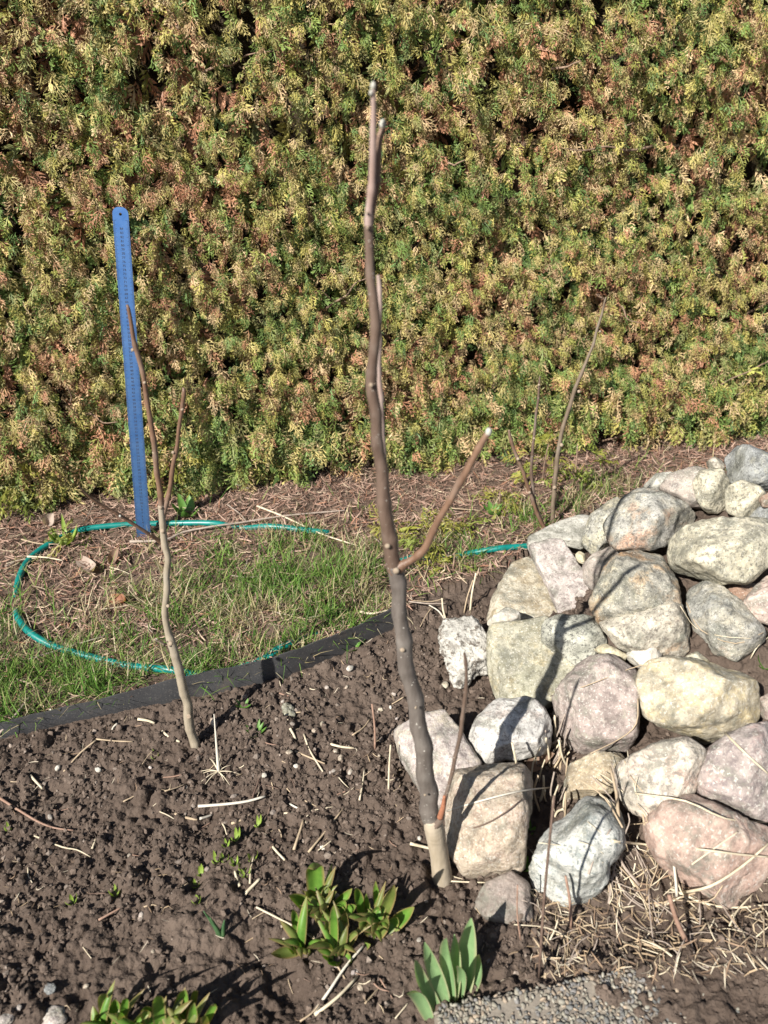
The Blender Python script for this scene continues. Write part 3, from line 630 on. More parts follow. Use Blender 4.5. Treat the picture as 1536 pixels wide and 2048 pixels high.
# ================================================================== RULER
rb = ag(288, 1074, .0); rtop = aty(240, 414, 2.055)
rulE = empty('steel_ruler', rb); tag(rulE, 'long metal ruler with sky reflection in its colour, leaning upright against the hedge', 'ruler')
ax = rtop - rb; RL = np.linalg.norm(ax); ax /= RL; rw = np.array([1, .12, 0.0]); rw -= ax * rw.dot(ax); rw /= np.linalg.norm(rw); rn = np.cross(rw, ax)
if rn.dot(CAM - rb) < 0: rn = -rn
W2 = .0195; rt = .0016
prof = [(-W2, 0), (-W2, RL - .016)] + [(-W2 + .016 * (1 - math.cos(a)), RL - .016 + .016 * math.sin(a)) for a in np.linspace(.3, 1.57, 5)]
prof = prof + [(-x, y) for x, y in prof[::-1]]
hole_c, hole_r = (0, RL - .017), .0036
def r3(x, y, d): return rb + rw * x + ax * y + rn * d
s = NT('ruler_metal_sky_tint'); v = s.coords(False)
c = s.ramp(s.noise(v, 35, 5), [(.3, (.075, .19, .46)), (.7, (.13, .26, .53))]); s.bump(s.noise(v, 500, 2), .05, .0004)  # blue of the reflected sky is painted into the steel's base colour
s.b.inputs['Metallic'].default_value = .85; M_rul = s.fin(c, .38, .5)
bm = bmesh.new()
fr = [bm.verts.new(Vector(r3(x, y, rt) - rb)) for x, y in prof]; hl = [bm.verts.new(Vector(r3(hole_c[0] + hole_r * math.cos(a), hole_c[1] + hole_r * math.sin(a), rt) - rb)) for a in np.linspace(0, 2 * np.pi, 12, endpoint=False)]
es = [bm.edges.new((fr[i], fr[(i + 1) % len(fr)])) for i in range(len(fr))] + [bm.edges.new((hl[i], hl[(i + 1) % 12])) for i in range(12)]
g = bmesh.ops.triangle_fill(bm, edges=es, use_beauty=True)
ex = bmesh.ops.extrude_face_region(bm, geom=bm.faces[:]); vv = [e for e in ex['geom'] if isinstance(e, bmesh.types.BMVert)]
bmesh.ops.translate(bm, vec=Vector(-rn * rt), verts=vv); bmesh.ops.recalc_face_normals(bm, faces=bm.faces[:])
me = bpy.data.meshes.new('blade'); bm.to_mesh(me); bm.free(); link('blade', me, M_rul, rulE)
M_ink = simple_mat('ruler_ink', (.02, .022, .03), (.035, .035, .045), 50, .6, .3, 0, .001, False)
tv, tf = [], []
def tick(x0, x1, y, hw):
    k = len(tv); tv.extend([r3(x0, y - hw, rt + .0004), r3(x1, y - hw, rt + .0004), r3(x1, y + hw, rt + .0004), r3(x0, y + hw, rt + .0004)]); tf.append((k, k + 1, k + 2, k + 3))
i = 0; y = .005
while y < RL - .03:
    L = .0085 if i % 10 == 0 else .0062 if i % 5 == 0 else .0042
    tick(-W2 + .0006, -W2 + L, y, .00024); tick(W2 - L, W2 - .0006, y, .00024); i += 1; y += .002
add('scale_marks', tv, tf, M_ink, rulE, smooth=False)
fc = bpy.data.curves.new('num', 'FONT'); fc.size = .0085; fc.align_x = 'CENTER'; fc.align_y = 'CENTER'; fc.resolution_u = 2; fo = bpy.data.objects.new('num', fc); COL.objects.link(fo)
Mx = Matrix(((rw[0], ax[0], rn[0]), (rw[1], ax[1], rn[1]), (rw[2], ax[2], rn[2])))
nbm = bmesh.new()
for k in range(1, int((RL - .04) / .01)):
    fc.body = str(k); bpy.context.view_layer.update(); dgx = bpy.context.evaluated_depsgraph_get()
    tm = bpy.data.meshes.new_from_object(fo.evaluated_get(dgx)); tm.transform(Matrix.Translation(Vector(r3(0, .005 + k * .01, rt + .0004) - rb)) @ Mx.to_4x4()); nbm.from_mesh(tm); bpy.data.meshes.remove(tm)
bpy.data.objects.remove(fo, do_unlink=True)
me = bpy.data.meshes.new('scale_numbers'); nbm.to_mesh(me); nbm.free(); link('scale_numbers', me, M_ink, rulE)

# ================================================================== SAPLINGS
def bark(name, c1, c2, dots=.9, dscale=170, dot_c=(.55, .52, .46), rough=.6, streak=True):
    s = NT(name); v = s.coords(False); mp = s.n('ShaderNodeMapping'); mp.inputs['Scale'].default_value = (1, 1, .25); s.l(v, mp.inputs[0])
    c = s.ramp(s.noise(mp.outputs[0], 70, 5, .6), [(.3, c1), (.7, c2)])
    if dots:
        vo = s.voro(v, dscale); vo.inputs['Randomness'].default_value = 1.0; m = s.ramp(vo.outputs['Distance'], [(.10, 1.0), (.20, 0.0)])
        pick = s.ramp(s.noise(v, dscale * .45, 2), [(.50, 0.0), (.60, dots)]); mm = s.mix(1.0, m, pick, 'MULTIPLY'); c = s.mix(mm, c, dot_c)
    c = s.mix(s.ramp(s.noise(v, 14, 4), [(.5, 0.0), (.75, .35)]), c, (.30, .28, .25))
    s.bump(s.noise(mp.outputs[0], 160, 5), .5, .0015); return s.fin(c, rough, .35)
M_root = bark('bark_rootstock', (.27, .22, .155), (.36, .30, .225), .35, 260, (.42, .34, .24), .85)
M_stem = bark('bark_grey', (.078, .064, .055), (.150, .130, .114), .9, 150)
M_mid = bark('bark_brown', (.078, .051, .038), (.145, .102, .078), .75, 190, rough=.42)
M_twig = bark('bark_twig', (.105, .058, .036), (.19, .115, .076), .3, 240, rough=.45)
M_ptwig = bark('bark_pink_twig', (.24, .16, .13), (.36, .28, .25), .2, 240)
M_lstem = bark('bark_pale', (.21, .175, .125), (.31, .265, .20), .25, 230)
M_gwood = bark('bark_greybrown', (.11, .080, .055), (.18, .14, .10), .3, 230)
M_scar = simple_mat('leaf_scar', (.20, .15, .11), (.33, .27, .20), 150, .9, .15, .6, .001, False)
M_bud = simple_mat('bud', (.30, .29, .25), (.46, .45, .40), 220, .85, .2, .5, .001, False)
M_rbud = simple_mat('red_shoot', (.22, .09, .05), (.32, .14, .08), 150, .7, .3, .4, .001, False)
HOST = {}
def host(e, p): return min(HOST[e], key=lambda h: np.linalg.norm(h[0] - p, axis=1).min())[1]
def sweep_px(pts, y0, y1=None, name='branch', mat=None, parent=None, sides=12, sub=6, wob=.012, dys=None):
    """pts: (px, py, width px); distance from the camera runs linearly from y0 to y1"""
    n = len(pts); ys_ = np.linspace(y0, y1 if y1 is not None else y0, n) if dys is None else dys
    P = np.array([aty(a, b, yy) for (a, b, _), yy in zip(pts, ys_)]); r_ = np.array([px2m(wd, p) / 2 for (_, _, wd), p in zip(pts, P)])
    HOST.setdefault(parent, []).append((catmull(P, 8), add(name, *tube(P, r_, sides, sub + 3, wob=wob, nodes=0 if name == 'rootstock' else .10 if sides >= 12 else .17), mat, parent))); return P, r_
def knob(p, r_, ax_, mat, parent, name='leaf_scar', flat=.7):
    v = iv * np.array([1, 1, flat]) * r_ * (1 + .15 * noise3(iv * 2 + p * 50)[:, None]); ax_ = np.asarray(ax_, float) / np.linalg.norm(ax_)
    X_ = np.cross(ax_, [0, 1, .3]); X_ /= np.linalg.norm(X_); Y_ = np.cross(ax_, X_)
    add(name, v[:, :1] * X_ + v[:, 1:2] * Y_ + v[:, 2:] * ax_ + p, if_, mat, parent)

b0 = ag(884, 1752); yb = b0[1]
tall = empty('sapling', b0); tag(tall, 'tall bare sapling with dark speckled trunk beside the tan boulder', 'tree')
sweep_px([(888,1772,44),(884,1750,41),(879,1712,38),(873,1682,38),(870,1664,40),(866,1648,38),(863,1638,29)], yb, yb - .002, 'rootstock', M_root, tall, 14)
sweep_px([(876,1690,24),(868,1662,33),(862,1640,36),(858,1600,36),(850,1530,35),(842,1470,34),(829,1400,32),(818,1350,31),(808,1300,32),(803,1250,30),(799,1200,30),(793,1160,32),(788,1130,31)], yb - .002, yb + .03, 'trunk', M_stem, tall, 14)
sweep_px([(789,1140,32),(785,1120,31),(779,1085,31),(774,1050,29),(769,1000,28),(762,940,25),(756,890,24),(750,830,23),(744,780,24),(746,730,21),(749,660,21),(747,600,20),(741,530,18),(738,470,19),(737,435,19)], yb + .03, yb + .045, 'upper_trunk', M_mid, tall, 12)
sweep_px([(737,452,18),(738,420,16),(742,380,16),(745,330,15),(747,280,14),(748,230,12),(747,195,11),(746,170,7)], yb + .043, yb + .035, 'twig', M_ptwig, tall, 10)
sweep_px([(738,455,18),(744,415,17),(751,370,17),(755,330,16),(757,300,17),(760,275,15),(765,258,12)], yb + .05, yb + .055, 'twig', M_twig, tall, 10)
sweep_px([(775,1000,13),(770,955,13),(767,910,12),(764,850,11),(760,780,11),(757,720,12),(757,660,12),(760,610,11),(759,575,10),(756,550,7)], yb + .06, yb + .085, 'twig', M_ptwig, tall, 8)
sweep_px([(786,1143,32),(798,1135,27),(808,1128,19),(824,1119,15),(848,1098,16),(864,1070,15),(880,1035,15),(900,1000,14),(918,970,15),(931,948,16),(945,918,14),(960,890,14),(974,868,13)], yb + .03, yb + .01, 'branch', M_twig, tall, 10)
sweep_px([(868,1655,14),(880,1640,13),(886,1620,9),(893,1590,8),(904,1545,8),(914,1500,8),(920,1470,9),(926,1430,8),(930,1390,9),(933,1350,6),(932,1322,7),(928,1302,4)], yb - .01, yb - .02, 'shoot', M_mid, tall, 8)
sweep_px([(880,1635,13),(886,1615,11),(889,1592,6)], yb - .013, yb - .016, 'shoot', M_rbud, tall, 8)
for (x, y, wd, yy, ax_, mt) in [(742,770,12,yb+.024,(0,-1,.2),M_scar),(775,1092,14,yb+.014,(0,-1,.2),M_scar),(778,1112,15,yb+.02,(-.4,-1,0),M_scar),(792,1142,17,yb+.012,(0,-1,.2),M_scar),(805,1300,13,yb+.002,(0,-1,.2),M_scar),(832,1415,9,yb-.01,(.8,-.8,.2),M_scar),(850,1590,7,yb-.02,(0,-1,.2),M_scar),(804,1133,14,yb+.02,(1,0,.4),M_scar),(765,975,10,yb+.035,(.5,-1,.2),M_scar),(748,768,8,yb+.03,(0,-1,0),M_scar),(735,455,10,yb+.032,(-1,-.6,.3),M_scar),(734,425,8,yb+.032,(-1,-.6,.3),M_scar),(752,275,7,yb+.04,(0,-1,.3),M_scar),(926,955,12,yb+.012,(0,-1,.3),M_scar),(934,950,9,yb+.012,(1,-.4,.3),M_scar),(870,1052,9,yb+.018,(-1,-.4,.3),M_scar),(857,1100,8,yb+.022,(1,0,.3),M_scar),
                                (760,560,8,yb+.085,(.6,-.5,.6),M_scar),(763,360,7,yb+.05,(1,-.3,.4),M_scar),(926,1458,6,yb-.018,(1,-.5,.3),M_scar),(933,1372,6,yb-.02,(1,-.5,.3),M_scar),(769,908,7,yb+.06,(1,-.5,.2),M_scar)]:
    p = aty(x, y, yy + .004); knob(p, px2m(wd, p) * .40, ax_, mt, host(tall, p), flat=.5)
for (x, y, wd, yy) in [(746,172,11,yb+.035),(765,248,13,yb+.055),(977,864,13,yb+.01),(742,186,8,yb+.033),(928,1302,6,yb-.02)]:
    p = aty(x, y, yy); knob(p, px2m(wd, p) / 2, (.1, 0, 1), M_bud, host(tall, p), 'bud', 1.5)

b1 = ag(392, 1494); yl = b1[1]
left = empty('sapling', b1); tag(left, 'slim pale barked sapling rising from the soil in front of the edging', 'tree')
sweep_px([(396,1512,20),(390,1490,19),(383,1465,18),(377,1435,20),(374,1405,17),(366,1375,18),(357,1340,18),(350,1305,17),(342,1285,17),(335,1262,14),(331,1220,13),(333,1170,13),(335,1120,13),(330,1085,14),(324,1050,13),(322,1010,12)], yl, yl + .05, 'trunk', M_lstem, left, 12)
sweep_px([(323,1020,12),(318,970,11),(311,920,11),(308,880,11),(300,840,10),(293,790,10),(286,750,10),(276,710,10),(268,680,9),(262,645,8),(257,618,7),(254,609,4)], yl + .05, yl + .06, 'branch', M_twig, left, 9)
sweep_px([(326,1035,10),(334,1000,10),(342,965,9),(347,925,9),(354,890,8),(360,845,8),(364,815,9),(367,785,8),(366,775,5)], yl + .05, yl + .07, 'branch', M_twig, left, 9)
sweep_px([(328,1090,11),(310,1076,8),(288,1062,7),(255,1040,7),(225,1022,6),(195,1005,6),(170,985,5),(158,972,3)], yl + .05, yl - .04, 'branch', M_twig, left, 8)
for (x, y, wd, yy, nm) in [(325,1062,10,yl+.04,'leaf_scar'),(321,1015,8,yl+.045,'leaf_scar'),(308,905,8,yl+.05,'leaf_scar'),(289,765,7,yl+.052,'leaf_scar'),(265,700,7,yl+.055,'leaf_scar'),(346,905,7,yl+.055,'leaf_scar'),(364,818,8,yl+.063,'leaf_scar'),(336,1212,8,yl+.02,'leaf_scar'),(341,1287,11,yl+.006,'leaf_scar'),(313,1280,6,yl+.01,'bud'),(240,1032,5,yl,'bud'),(300,1068,7,yl+.03,'leaf_scar'),(255,612,6,yl+.06,'bud'),(378,1433,11,yl-.006,'leaf_scar')]:
    p = aty(x, y, yy); knob(p, px2m(wd, p) / 2, (-.3, -1, .4), M_scar if nm == 'leaf_scar' else M_bud, host(left, p), nm)
P_, _r = [aty(330, 1290, yl + .01), aty(318, 1283, yl + .005), aty(308, 1279, yl)], 0
add('twig', *tube(P_, [.003, .0022, .0016], 6, 3), M_scar, left)

b2 = ag(1104, 1052); back = empty('sapling', b2); tag(back, 'long thin curved sapling rising behind the pale wedge slab, leaning right', 'tree')
sweep_px([(1104,1066,8.8),(1105,1040,8.8),(1107,1000,8.8),(1110,960,8.8),(1115,915,8.8),(1120,880,8.0),(1132,835,8.0),(1145,795,8.0),(1157,760,7.2),(1172,725,6.4),(1184,695,5.6),(1192,668,5.6),(1202,632,4.8),(1209,604,4.0),(1212,594,2.4)], b2[1], b2[1] + .02, 'trunk', M_gwood, back, 10)
for (x, y, wd) in [(1158,783,7),(1123,890,8),(1109,975,8),(1200,663,5)]:
    p = aty(x, y, b2[1] - .005); knob(p, px2m(wd, p) / 2, (0, -1, .3), M_scar, host(back, p))
b3 = ag(1092, 1062); twin = empty('sapling', b3); tag(twin, 'small two stemmed brown sapling at the corner of the pale wedge slab', 'tree')
sweep_px([(1096,1070,9),(1086,1052,8),(1072,1020,7),(1060,985,7),(1048,950,7),(1035,915,7),(1026,895,7),(1020,875,7),(1018,860,4)], b3[1], b3[1] - .02, 'stem', M_twig, twin, 8)
sweep_px([(1086,1052,8),(1076,1025,7),(1068,998,7),(1064,965,7),(1063,925,6),(1067,885,6),(1071,840,5),(1076,800,5),(1079,765,4),(1080,752,3)], b3[1], b3[1] + .02, 'stem', M_mid, twin, 8)
for (x, y, wd, d) in [(1036,918,7,-.015),(1059,985,6,-.01),(1068,877,5,.01),(1078,770,5,.018)]:
    p = aty(x, y, b3[1] + d - .004); knob(p, px2m(wd, p) / 2, (0, -1, .3), M_scar, host(twin, p))

# landmarks used to word the labels of small things
LM = [(at(*q[:2])[:2], q[2]) for q in [(392,1495,'near the slim pale sapling'),(200,1470,'below the black edging strip'),(620,1390,'below the shaded edging'),(75,1650,'near the curved reddish twig'),(160,1860,'above the round grey stone'),(110,2030,'beside the round grey stone'),(300,1980,'behind the front row of lilies'),(440,1850,'around the onion shoot'),(470,1700,'among the pale green bulb tips'),(465,1610,'beside the long white reed'),(640,1560,'between white reed and mauve stone'),(760,1560,'beside the flat topped mauve stone'),(600,1660,'behind the big lily shoot'),(740,1700,'between lilies and tall trunk'),(690,1830,'among the lily shoots'),(560,1900,'beside the low lily shoot'),(680,1980,'by the cut stalks under the lilies'),(800,1930,'between the lilies and the tulip'),(880,1760,'at the foot of the tall trunk'),(850,1380,'beside the crumbly mortar lump'),(540,1960,'between the two lily groups'),(280,1620,'between reddish twig and white reed')]]
def near(p): return min(LM, key=lambda l: np.linalg.norm(l[0] - np.asarray(p)[:2]))[1]

# ================================================================== LEAFY PLANTS
def leaf_mat(name, c1, c2, edge=None, rough=.5):
    s = NT(name); v = s.coords(True); c = s.ramp(s.noise(v, 45, 4), [(.3, c1), (.7, c2)])
    a = s.n('ShaderNodeAttribute', attribute_name='Col'); sep = s.n('ShaderNodeSeparateColor'); s.l(a.outputs['Color'], sep.inputs[0])
    if edge is not None: c = s.mix(sep.outputs[0], c, edge)
    s.bump(s.noise(v, 160, 3), .2, .001); s.fin(c, rough, .45)
    tr = s.n('ShaderNodeBsdfTranslucent'); s.l(s.mix(1.0, c, (1.35, 1.35, .7), 'MULTIPLY'), tr.inputs[0]); mx = s.n('ShaderNodeMixShader'); mx.inputs[0].default_value = .3
    s.l(s.b.outputs[0], mx.inputs[1]); s.l(tr.outputs[0], mx.inputs[2]); s.l(mx.outputs[0], s.out.inputs[0]); return s.m
M_tulip = leaf_mat('tulip_leaf', (.155, .265, .115), (.215, .335, .155), (.36, .33, .20))
M_lily = leaf_mat('lily_leaf', (.070, .170, .022), (.135, .265, .038), (.30, .20, .09))
M_lily2 = leaf_mat('lily_leaf_bronze', (.095, .125, .028), (.15, .19, .045), (.30, .19, .09))
M_sprout = leaf_mat('sprout', (.18, .27, .04), (.26, .36, .07), None)
M_weed = leaf_mat('weed_leaf', (.08, .19, .03), (.13, .26, .05), None)
M_onion = leaf_mat('onion_leaf', (.05, .12, .05), (.09, .17, .07), None)
def leaf(parent, base, tip, width, mat, bow=.18, fold=.35, face=None, name='leaf', prof=None, twist=0.0, nu=12, red=0.0, wavy=.05):
    base = np.asarray(base, float); tip = np.asarray(tip, float); L = np.linalg.norm(tip - base); d = (tip - base) / L
    f = (CAM - base) if face is None else np.asarray(face, float); f = f / np.linalg.norm(f); sd_ = np.cross(d, f); sd_ /= np.linalg.norm(sd_) + 1e-9; nrm = np.cross(sd_, d)
    nv = 7; V, C = [], []
    for i in range(nu + 1):
        t = i / nu; wv = (((t + .10) ** .55 * (1.0001 - t) ** .72 * 1.75) if prof is None else prof(t)) * width / 2
        wv = max(wv, width * .02); cen = base + d * L * t - nrm * bow * L * math.sin(math.pi * t) + nrm * bow * .6 * L * t * t
        tw = twist * t; s2 = sd_ * math.cos(tw) + nrm * math.sin(tw); n2_ = nrm * math.cos(tw) - sd_ * math.sin(tw)
        for j in range(nv):
            x = (j / (nv - 1)) * 2 - 1; wav = wavy * width * math.sin(7 * t + 3 * x) * abs(x)
            V.append(cen + s2 * wv * x + n2_ * (abs(x) ** 1.5 * wv * fold + wav)); e_ = max(0, (abs(x) - .82) / .18) * .85
            C.append(min(1, e_ + red * max(0, (t - .72) / .28)))
    I = np.arange((nu + 1) * nv).reshape(nu + 1, nv); F = np.stack([I[:-1, :-1], I[:-1, 1:], I[1:, 1:], I[1:, :-1]], -1).reshape(-1, 4)
    return add(name, V, F, mat, parent, col=np.repeat(np.array(C)[:, None], 3, 1))
# tulip
tb = ag(905, 1998); tul = empty('tulip_plant', tb); tag(tul, 'young tulip with broad blue green leaves at the corner of the pebbled slab', 'plant')
for (bx, by, tx, ty, wd, dy, bow, fold, red, tw) in [(924,1990,942,1831,46,.05,.06,.55,0,.15),(903,2000,893,1860,30,.015,.12,.95,0,.9),(892,2002,847,1878,33,.02,.06,.6,0,.25),(876,2012,822,1913,28,.0,.09,.55,0,-.2),(862,2038,812,1972,30,-.02,.12,.45,.2,.1),(936,1988,965,1904,34,.03,.2,.5,1,.5),(920,1996,918,1920,20,-.015,.1,.6,.9,-.3),(908,1996,910,1866,30,.04,.03,.7,0,-.6)]:
    b = ag(bx, by, -.008); t = aty(tx, ty, b[1] + dy); leaf(tul, b, t, px2m(wd, b) * 1.12, M_tulip, bow, fold, red=red, twist=tw, face=(CAM - b) + np.array([R.normal() * .5, 0, R.normal() * .2]), wavy=.015, nu=16)
# lilies
def lily(base_px, leaves, label, extra=8, seed=1):
    r = np.random.default_rng(seed); e = empty('lily_plant', ag(*base_px)); tag(e, label, 'plant', 'sprouting lilies in the bed')
    for (bx, by, tx, ty, wd) in leaves:
        b = ag(bx, by, -.004); dy = r.uniform(-.02, .03); dpx = math.hypot(tx - bx, ty - by)
        if ty > by - 20: t = at(tx, ty, b[2] + .02)
        else: t = aty(tx, ty, b[1] + dy)
        leaf(e, b, b + (t - b) * 1.12, px2m(wd, b) * 1.3, M_lily if r.random() < .7 else M_lily2, r.uniform(.08, .25), r.uniform(.3, .7), red=.5, twist=r.normal() * .3, nu=10)
    bs = np.array([(l[0], l[1]) for l in leaves]); 
    for k in range(extra * 2):
        bx, by = bs[r.integers(len(bs))] + r.normal(size=2) * 4; b = ag(bx, by, -.004); a = r.uniform(0, 2 * np.pi); L = r.uniform(.035, .075)
        leaf(e, b, b + np.array([math.cos(a) * L * .6, math.sin(a) * L * .6, L]), r.uniform(.013, .021), M_lily if r.random() < .5 else M_lily2, .15, .5, face=(math.cos(a), math.sin(a), -.6), red=.6, nu=8)
    return e
lily((640, 1815), [(634,1815,628,1726,34),(648,1815,672,1785,18),(655,1832,582,1793,28),(655,1830,700,1782,20),(640,1812,612,1780,18),(650,1832,640,1790,22),(668,1835,712,1812,20),(662,1838,690,1800,22),(645,1830,655,1775,22)], 'big lily shoot with one tall upright pale green leaf', 7, 3)
lily((603, 1898), [(603,1898,585,1820,17),(600,1898,547,1907,22),(606,1898,632,1876,20),(604,1900,590,1885,22),(608,1902,620,1905,18),(600,1900,575,1895,18)], 'small low lily shoot with a leaf stretched along the soil', 4, 4)
lily((682, 1908), [(682,1905,692,1826,19),(668,1905,668,1813,17),(676,1908,640,1884,24),(676,1912,655,1926,28),(690,1905,738,1890,22),(684,1910,702,1925,22),(672,1910,645,1912,22),(690,1900,712,1860,16),(664,1900,652,1840,14)], 'bronze tinged lily shoot in front of the larger ones', 6, 5)
lily((748, 1862), [(732,1850,711,1776,19),(738,1850,733,1788,12),(758,1850,788,1771,22),(762,1845,752,1766,16),(772,1862,824,1818,26),(766,1868,795,1835,22),(748,1862,758,1812,22),(744,1866,720,1828,24),(756,1870,775,1835,22),(740,1870,728,1850,22),(752,1872,740,1840,16)], 'bushy many leaved lily shoot on the tall sapling side of the clump', 8, 6)
lily((225, 2075), [(215,2062,203,1984,20),(225,2068,229,1998,24),(240,2066,252,1993,16),(205,2072,190,2028,18),(222,2072,240,2030,22)], 'upright lily shoot cut by the lower picture edge next to a round grey stone', 5, 7)
lily((300, 2080), [(262,2075,292,2016,26),(318,2075,292,2010,30),(322,2075,314,1988,24),(330,2080,350,2030,22),(300,2080,280,2040,22),(285,2080,275,2045,22)], 'middle lily shoot of the row at the very front of the bed', 6, 8)
lily((375, 2078), [(345,2072,373,1978,28),(370,2072,392,1976,14),(380,2074,389,2007,20),(374,2078,362,2028,24),(385,2080,410,2040,22),(355,2080,380,2035,22),(392,2078,430,2005,16)], 'lily shoot with wavy broad leaf at the front of the bed', 6, 9)
# thin onion-like shoots
e = empty('onion_shoot', ag(440, 1868)); tag(e, 'dark green tubular onion shoot standing alone in bare soil', 'plant')
for (bx, by, tx, ty) in [(440,1870,407,1822),(443,1872,424,1845),(446,1872,449,1840),(438,1870,420,1835)]:
    b = ag(bx, by, -.004); t = aty(tx, ty, b[1] + .0); add('leaf', *tube([b, (b + t) / 2 + [0, 0, .006], t], [.0035, .003, .0008], 7, 4), M_onion, e)
# weeds and tiny sprouts
def rosette(px, py, n, L, wd, label, mat, name='weed_plant', group=None, flat=.5):
    p = ag(px, py); e = empty(name, p); tag(e, label, 'plant', group)
    for k in range(n):
        a = 2 * np.pi * k / n + R.normal() * .3; l = L * R.uniform(.7, 1.2)
        leaf(e, p + [0, 0, -.002], p + np.array([math.cos(a) * l, math.sin(a) * l, l * flat * R.uniform(.6, 1.4)]), wd * R.uniform(.8, 1.2), mat, .12, .2, face=(0, 0, 1), nu=5)
rosette(703, 1298, 5, .026, .018, 'small clover like weed against the black edging', M_weed)
rosette(718, 1282, 4, .022, .018, 'tiny round leaved weed just above the clover like one', M_weed)
rosette(512, 1465, 7, .028, .010, 'small green weed in soil right of the slim pale sapling', M_weed)
rosette(488, 1412, 5, .02, .009, 'little dark green weed below the edging strip', M_weed)
rosette(375, 1032, 8, .05, .03, 'round leaved green weed between the slim sapling and hedge', M_weed, flat=.7)
rosette(988, 1030, 7, .045, .026, 'broad leaved green weed near the two stemmed sapling', M_weed, flat=.7)
rosette(130, 1090, 7, .05, .02, 'yellow green weed beside the bend of the hose', M_sprout, flat=.9)
rosette(1045, 1735, 7, .018, .010, 'tiny leafy weed creeping between tan and pale blue boulders', M_weed, flat=.9)
rosette(1058, 1665, 5, .016, .009, 'tiny weed growing in the gap beside the tan boulder', M_weed, flat=.9)
rosette(1530, 1335, 5, .022, .012, 'small weed at the right end of the wide cream boulder', M_weed, flat=.9)
for (x, y) in [(515,1653),(472,1680),(453,1692),(432,1725),(450,1722),(470,1730),(485,1740),(491,1753),(505,1720),(402,1750),(392,1772),(395,1805),(145,1807),(230,1790),(18,1660),(310,1517)]:
    rosette(x, y, 3, .011, .007, 'tiny pale green bulb tip breaking through soil ' + near(at(x, y)).replace('among the pale green bulb tips', 'in the loose cluster of such tips'), M_sprout, 'sprout', 'sprouts breaking the soil', 1.6)

# ================================================================== PAVING SLAB
se = empty('paving_slab', sl_c + sl_d * .35 + sl_n * .2 + [0, 0, -SLAB_Z]); tag(se, 'exposed aggregate concrete slab half covered by soil below the tulip', 'paving slab')
LW, LD = .62, .42
cor = [(0, 0), (LW, 0), (LW, LD), (0, LD)]; bm = bmesh.new()
bvs = [[bm.verts.new(Vector(sl_c + sl_d * a + sl_n * b + [0, 0, dz] - np.array(se.location))) for a, b in cor] for dz in (-.05, -.003)]
bm.faces.new(bvs[1][::-1]); bm.faces.new(bvs[0])
for i in range(4): bm.faces.new((bvs[0][i], bvs[1][i], bvs[1][(i + 1) % 4], bvs[0][(i + 1) % 4]))
bmesh.ops.recalc_face_normals(bm, faces=bm.faces[:]); bmesh.ops.bevel(bm, geom=bm.edges[:], offset=.006, segments=2, affect='EDGES'); me = bpy.data.meshes.new('concrete'); bm.to_mesh(me); bm.free()
link('concrete', me, simple_mat('slab_concrete', (.15, .13, .11), (.24, .21, .17), 120, .95, .1, .6, .002, False), se)
gx, gy = np.meshgrid(np.arange(.003, LW - .14, .0054), np.arange(.003, .18, .0054)); gx = gx.ravel() + R.normal(size=gx.size) * .0016; gy = gy.ravel() + R.normal(size=gy.size) * .0016
NP = len(gx); pos = sl_c[None] + sl_d[None] * gx[:, None] + sl_n[None] * gy[:, None]; rr = R.uniform(.0023, .0044, NP); pos[:, 2] = SLAB_Z - .0018 + R.normal(size=NP) * .0006
okp = (hz(pos[:, 0], pos[:, 1]) < SLAB_Z + .001) & (n2(gx, gy, 18, 3.9, 3) + R.normal(size=NP) * .25 > -.22)
a = R.uniform(0, 6.28, NP); Xa = np.column_stack([np.cos(a), np.sin(a), R.normal(size=NP) * .2]); Za = np.column_stack([R.normal(size=(NP, 2)) * .2, np.ones(NP)])
pal = np.array([[.30,.28,.23],[.24,.21,.17],[.20,.19,.18],[.34,.27,.20],[.27,.25,.20],[.16,.16,.15]])[R.integers(0, 6, NP)] * R.uniform(.6, 1.0, (NP, 1))
pp = [(q * [1.25, .9, .8], f, t) for q, f, t in lv[5:11]]
V, F, C = scatter(pp, R.integers(0, 6, NP)[okp], pos[okp], rot_frames(Xa, Za)[okp], rr[okp], pal[okp], pal[okp])
tag(add('aggregate_pebbles', V, F, attr_mat('aggregate', .8, .3, var=.25, scale=250), se, col=C), kind='stuff')

# ================================================================== PEBBLES AND LOOSE STONES ON THE SOIL
def loose(px, py, wpx, mat, name, label, group=None, asp=(1, .8, .6), seed=0, cat='stone', rough=.25):
    p = ag(px, py); r_ = px2m(wpx, p) / 2; r = np.random.default_rng(seed + int(px)); v, f = ico(4 if wpx > 25 else 3)
    q = v * (1 + rough * fbm(v * 1.3 + px, 3)[:, None] + .08 * noise3(v * 5 + px)[:, None]) * np.array(asp) * r_; a = r.uniform(0, 3.1)
    q = np.column_stack([q[:, 0] * math.cos(a) - q[:, 1] * math.sin(a), q[:, 0] * math.sin(a) + q[:, 1] * math.cos(a), q[:, 2]])
    return tag(link(name, build_mesh(name, q, f), RM[mat], None, tuple(p + [0, 0, r_ * asp[2] * .35])), label, cat, group)
loose(577, 1425, 40, 'greencream', 'stone', 'knobbly pale stone lying on soil below the edging strip', asp=(1, .6, .55), rough=.5)
loose(110, 2040, 52, 'mauvecream', 'stone', 'round grey stone at the bottom of the bed left of the lilies', asp=(1, .9, .7))
loose(12, 2044, 34, 'mauvecream', 'stone', 'small pinkish stone in the bottom corner of the bed', asp=(1, .8, .6))
loose(100, 1978, 26, 'darkgrey', 'stone', 'flat bluish grey chip of stone on the soil above the round grey stone', asp=(1, .8, .3))
loose(428, 1448, 26, 'tan', 'stone', 'smooth brownish pebble at the foot of the slim pale sapling', asp=(1, .6, .6))
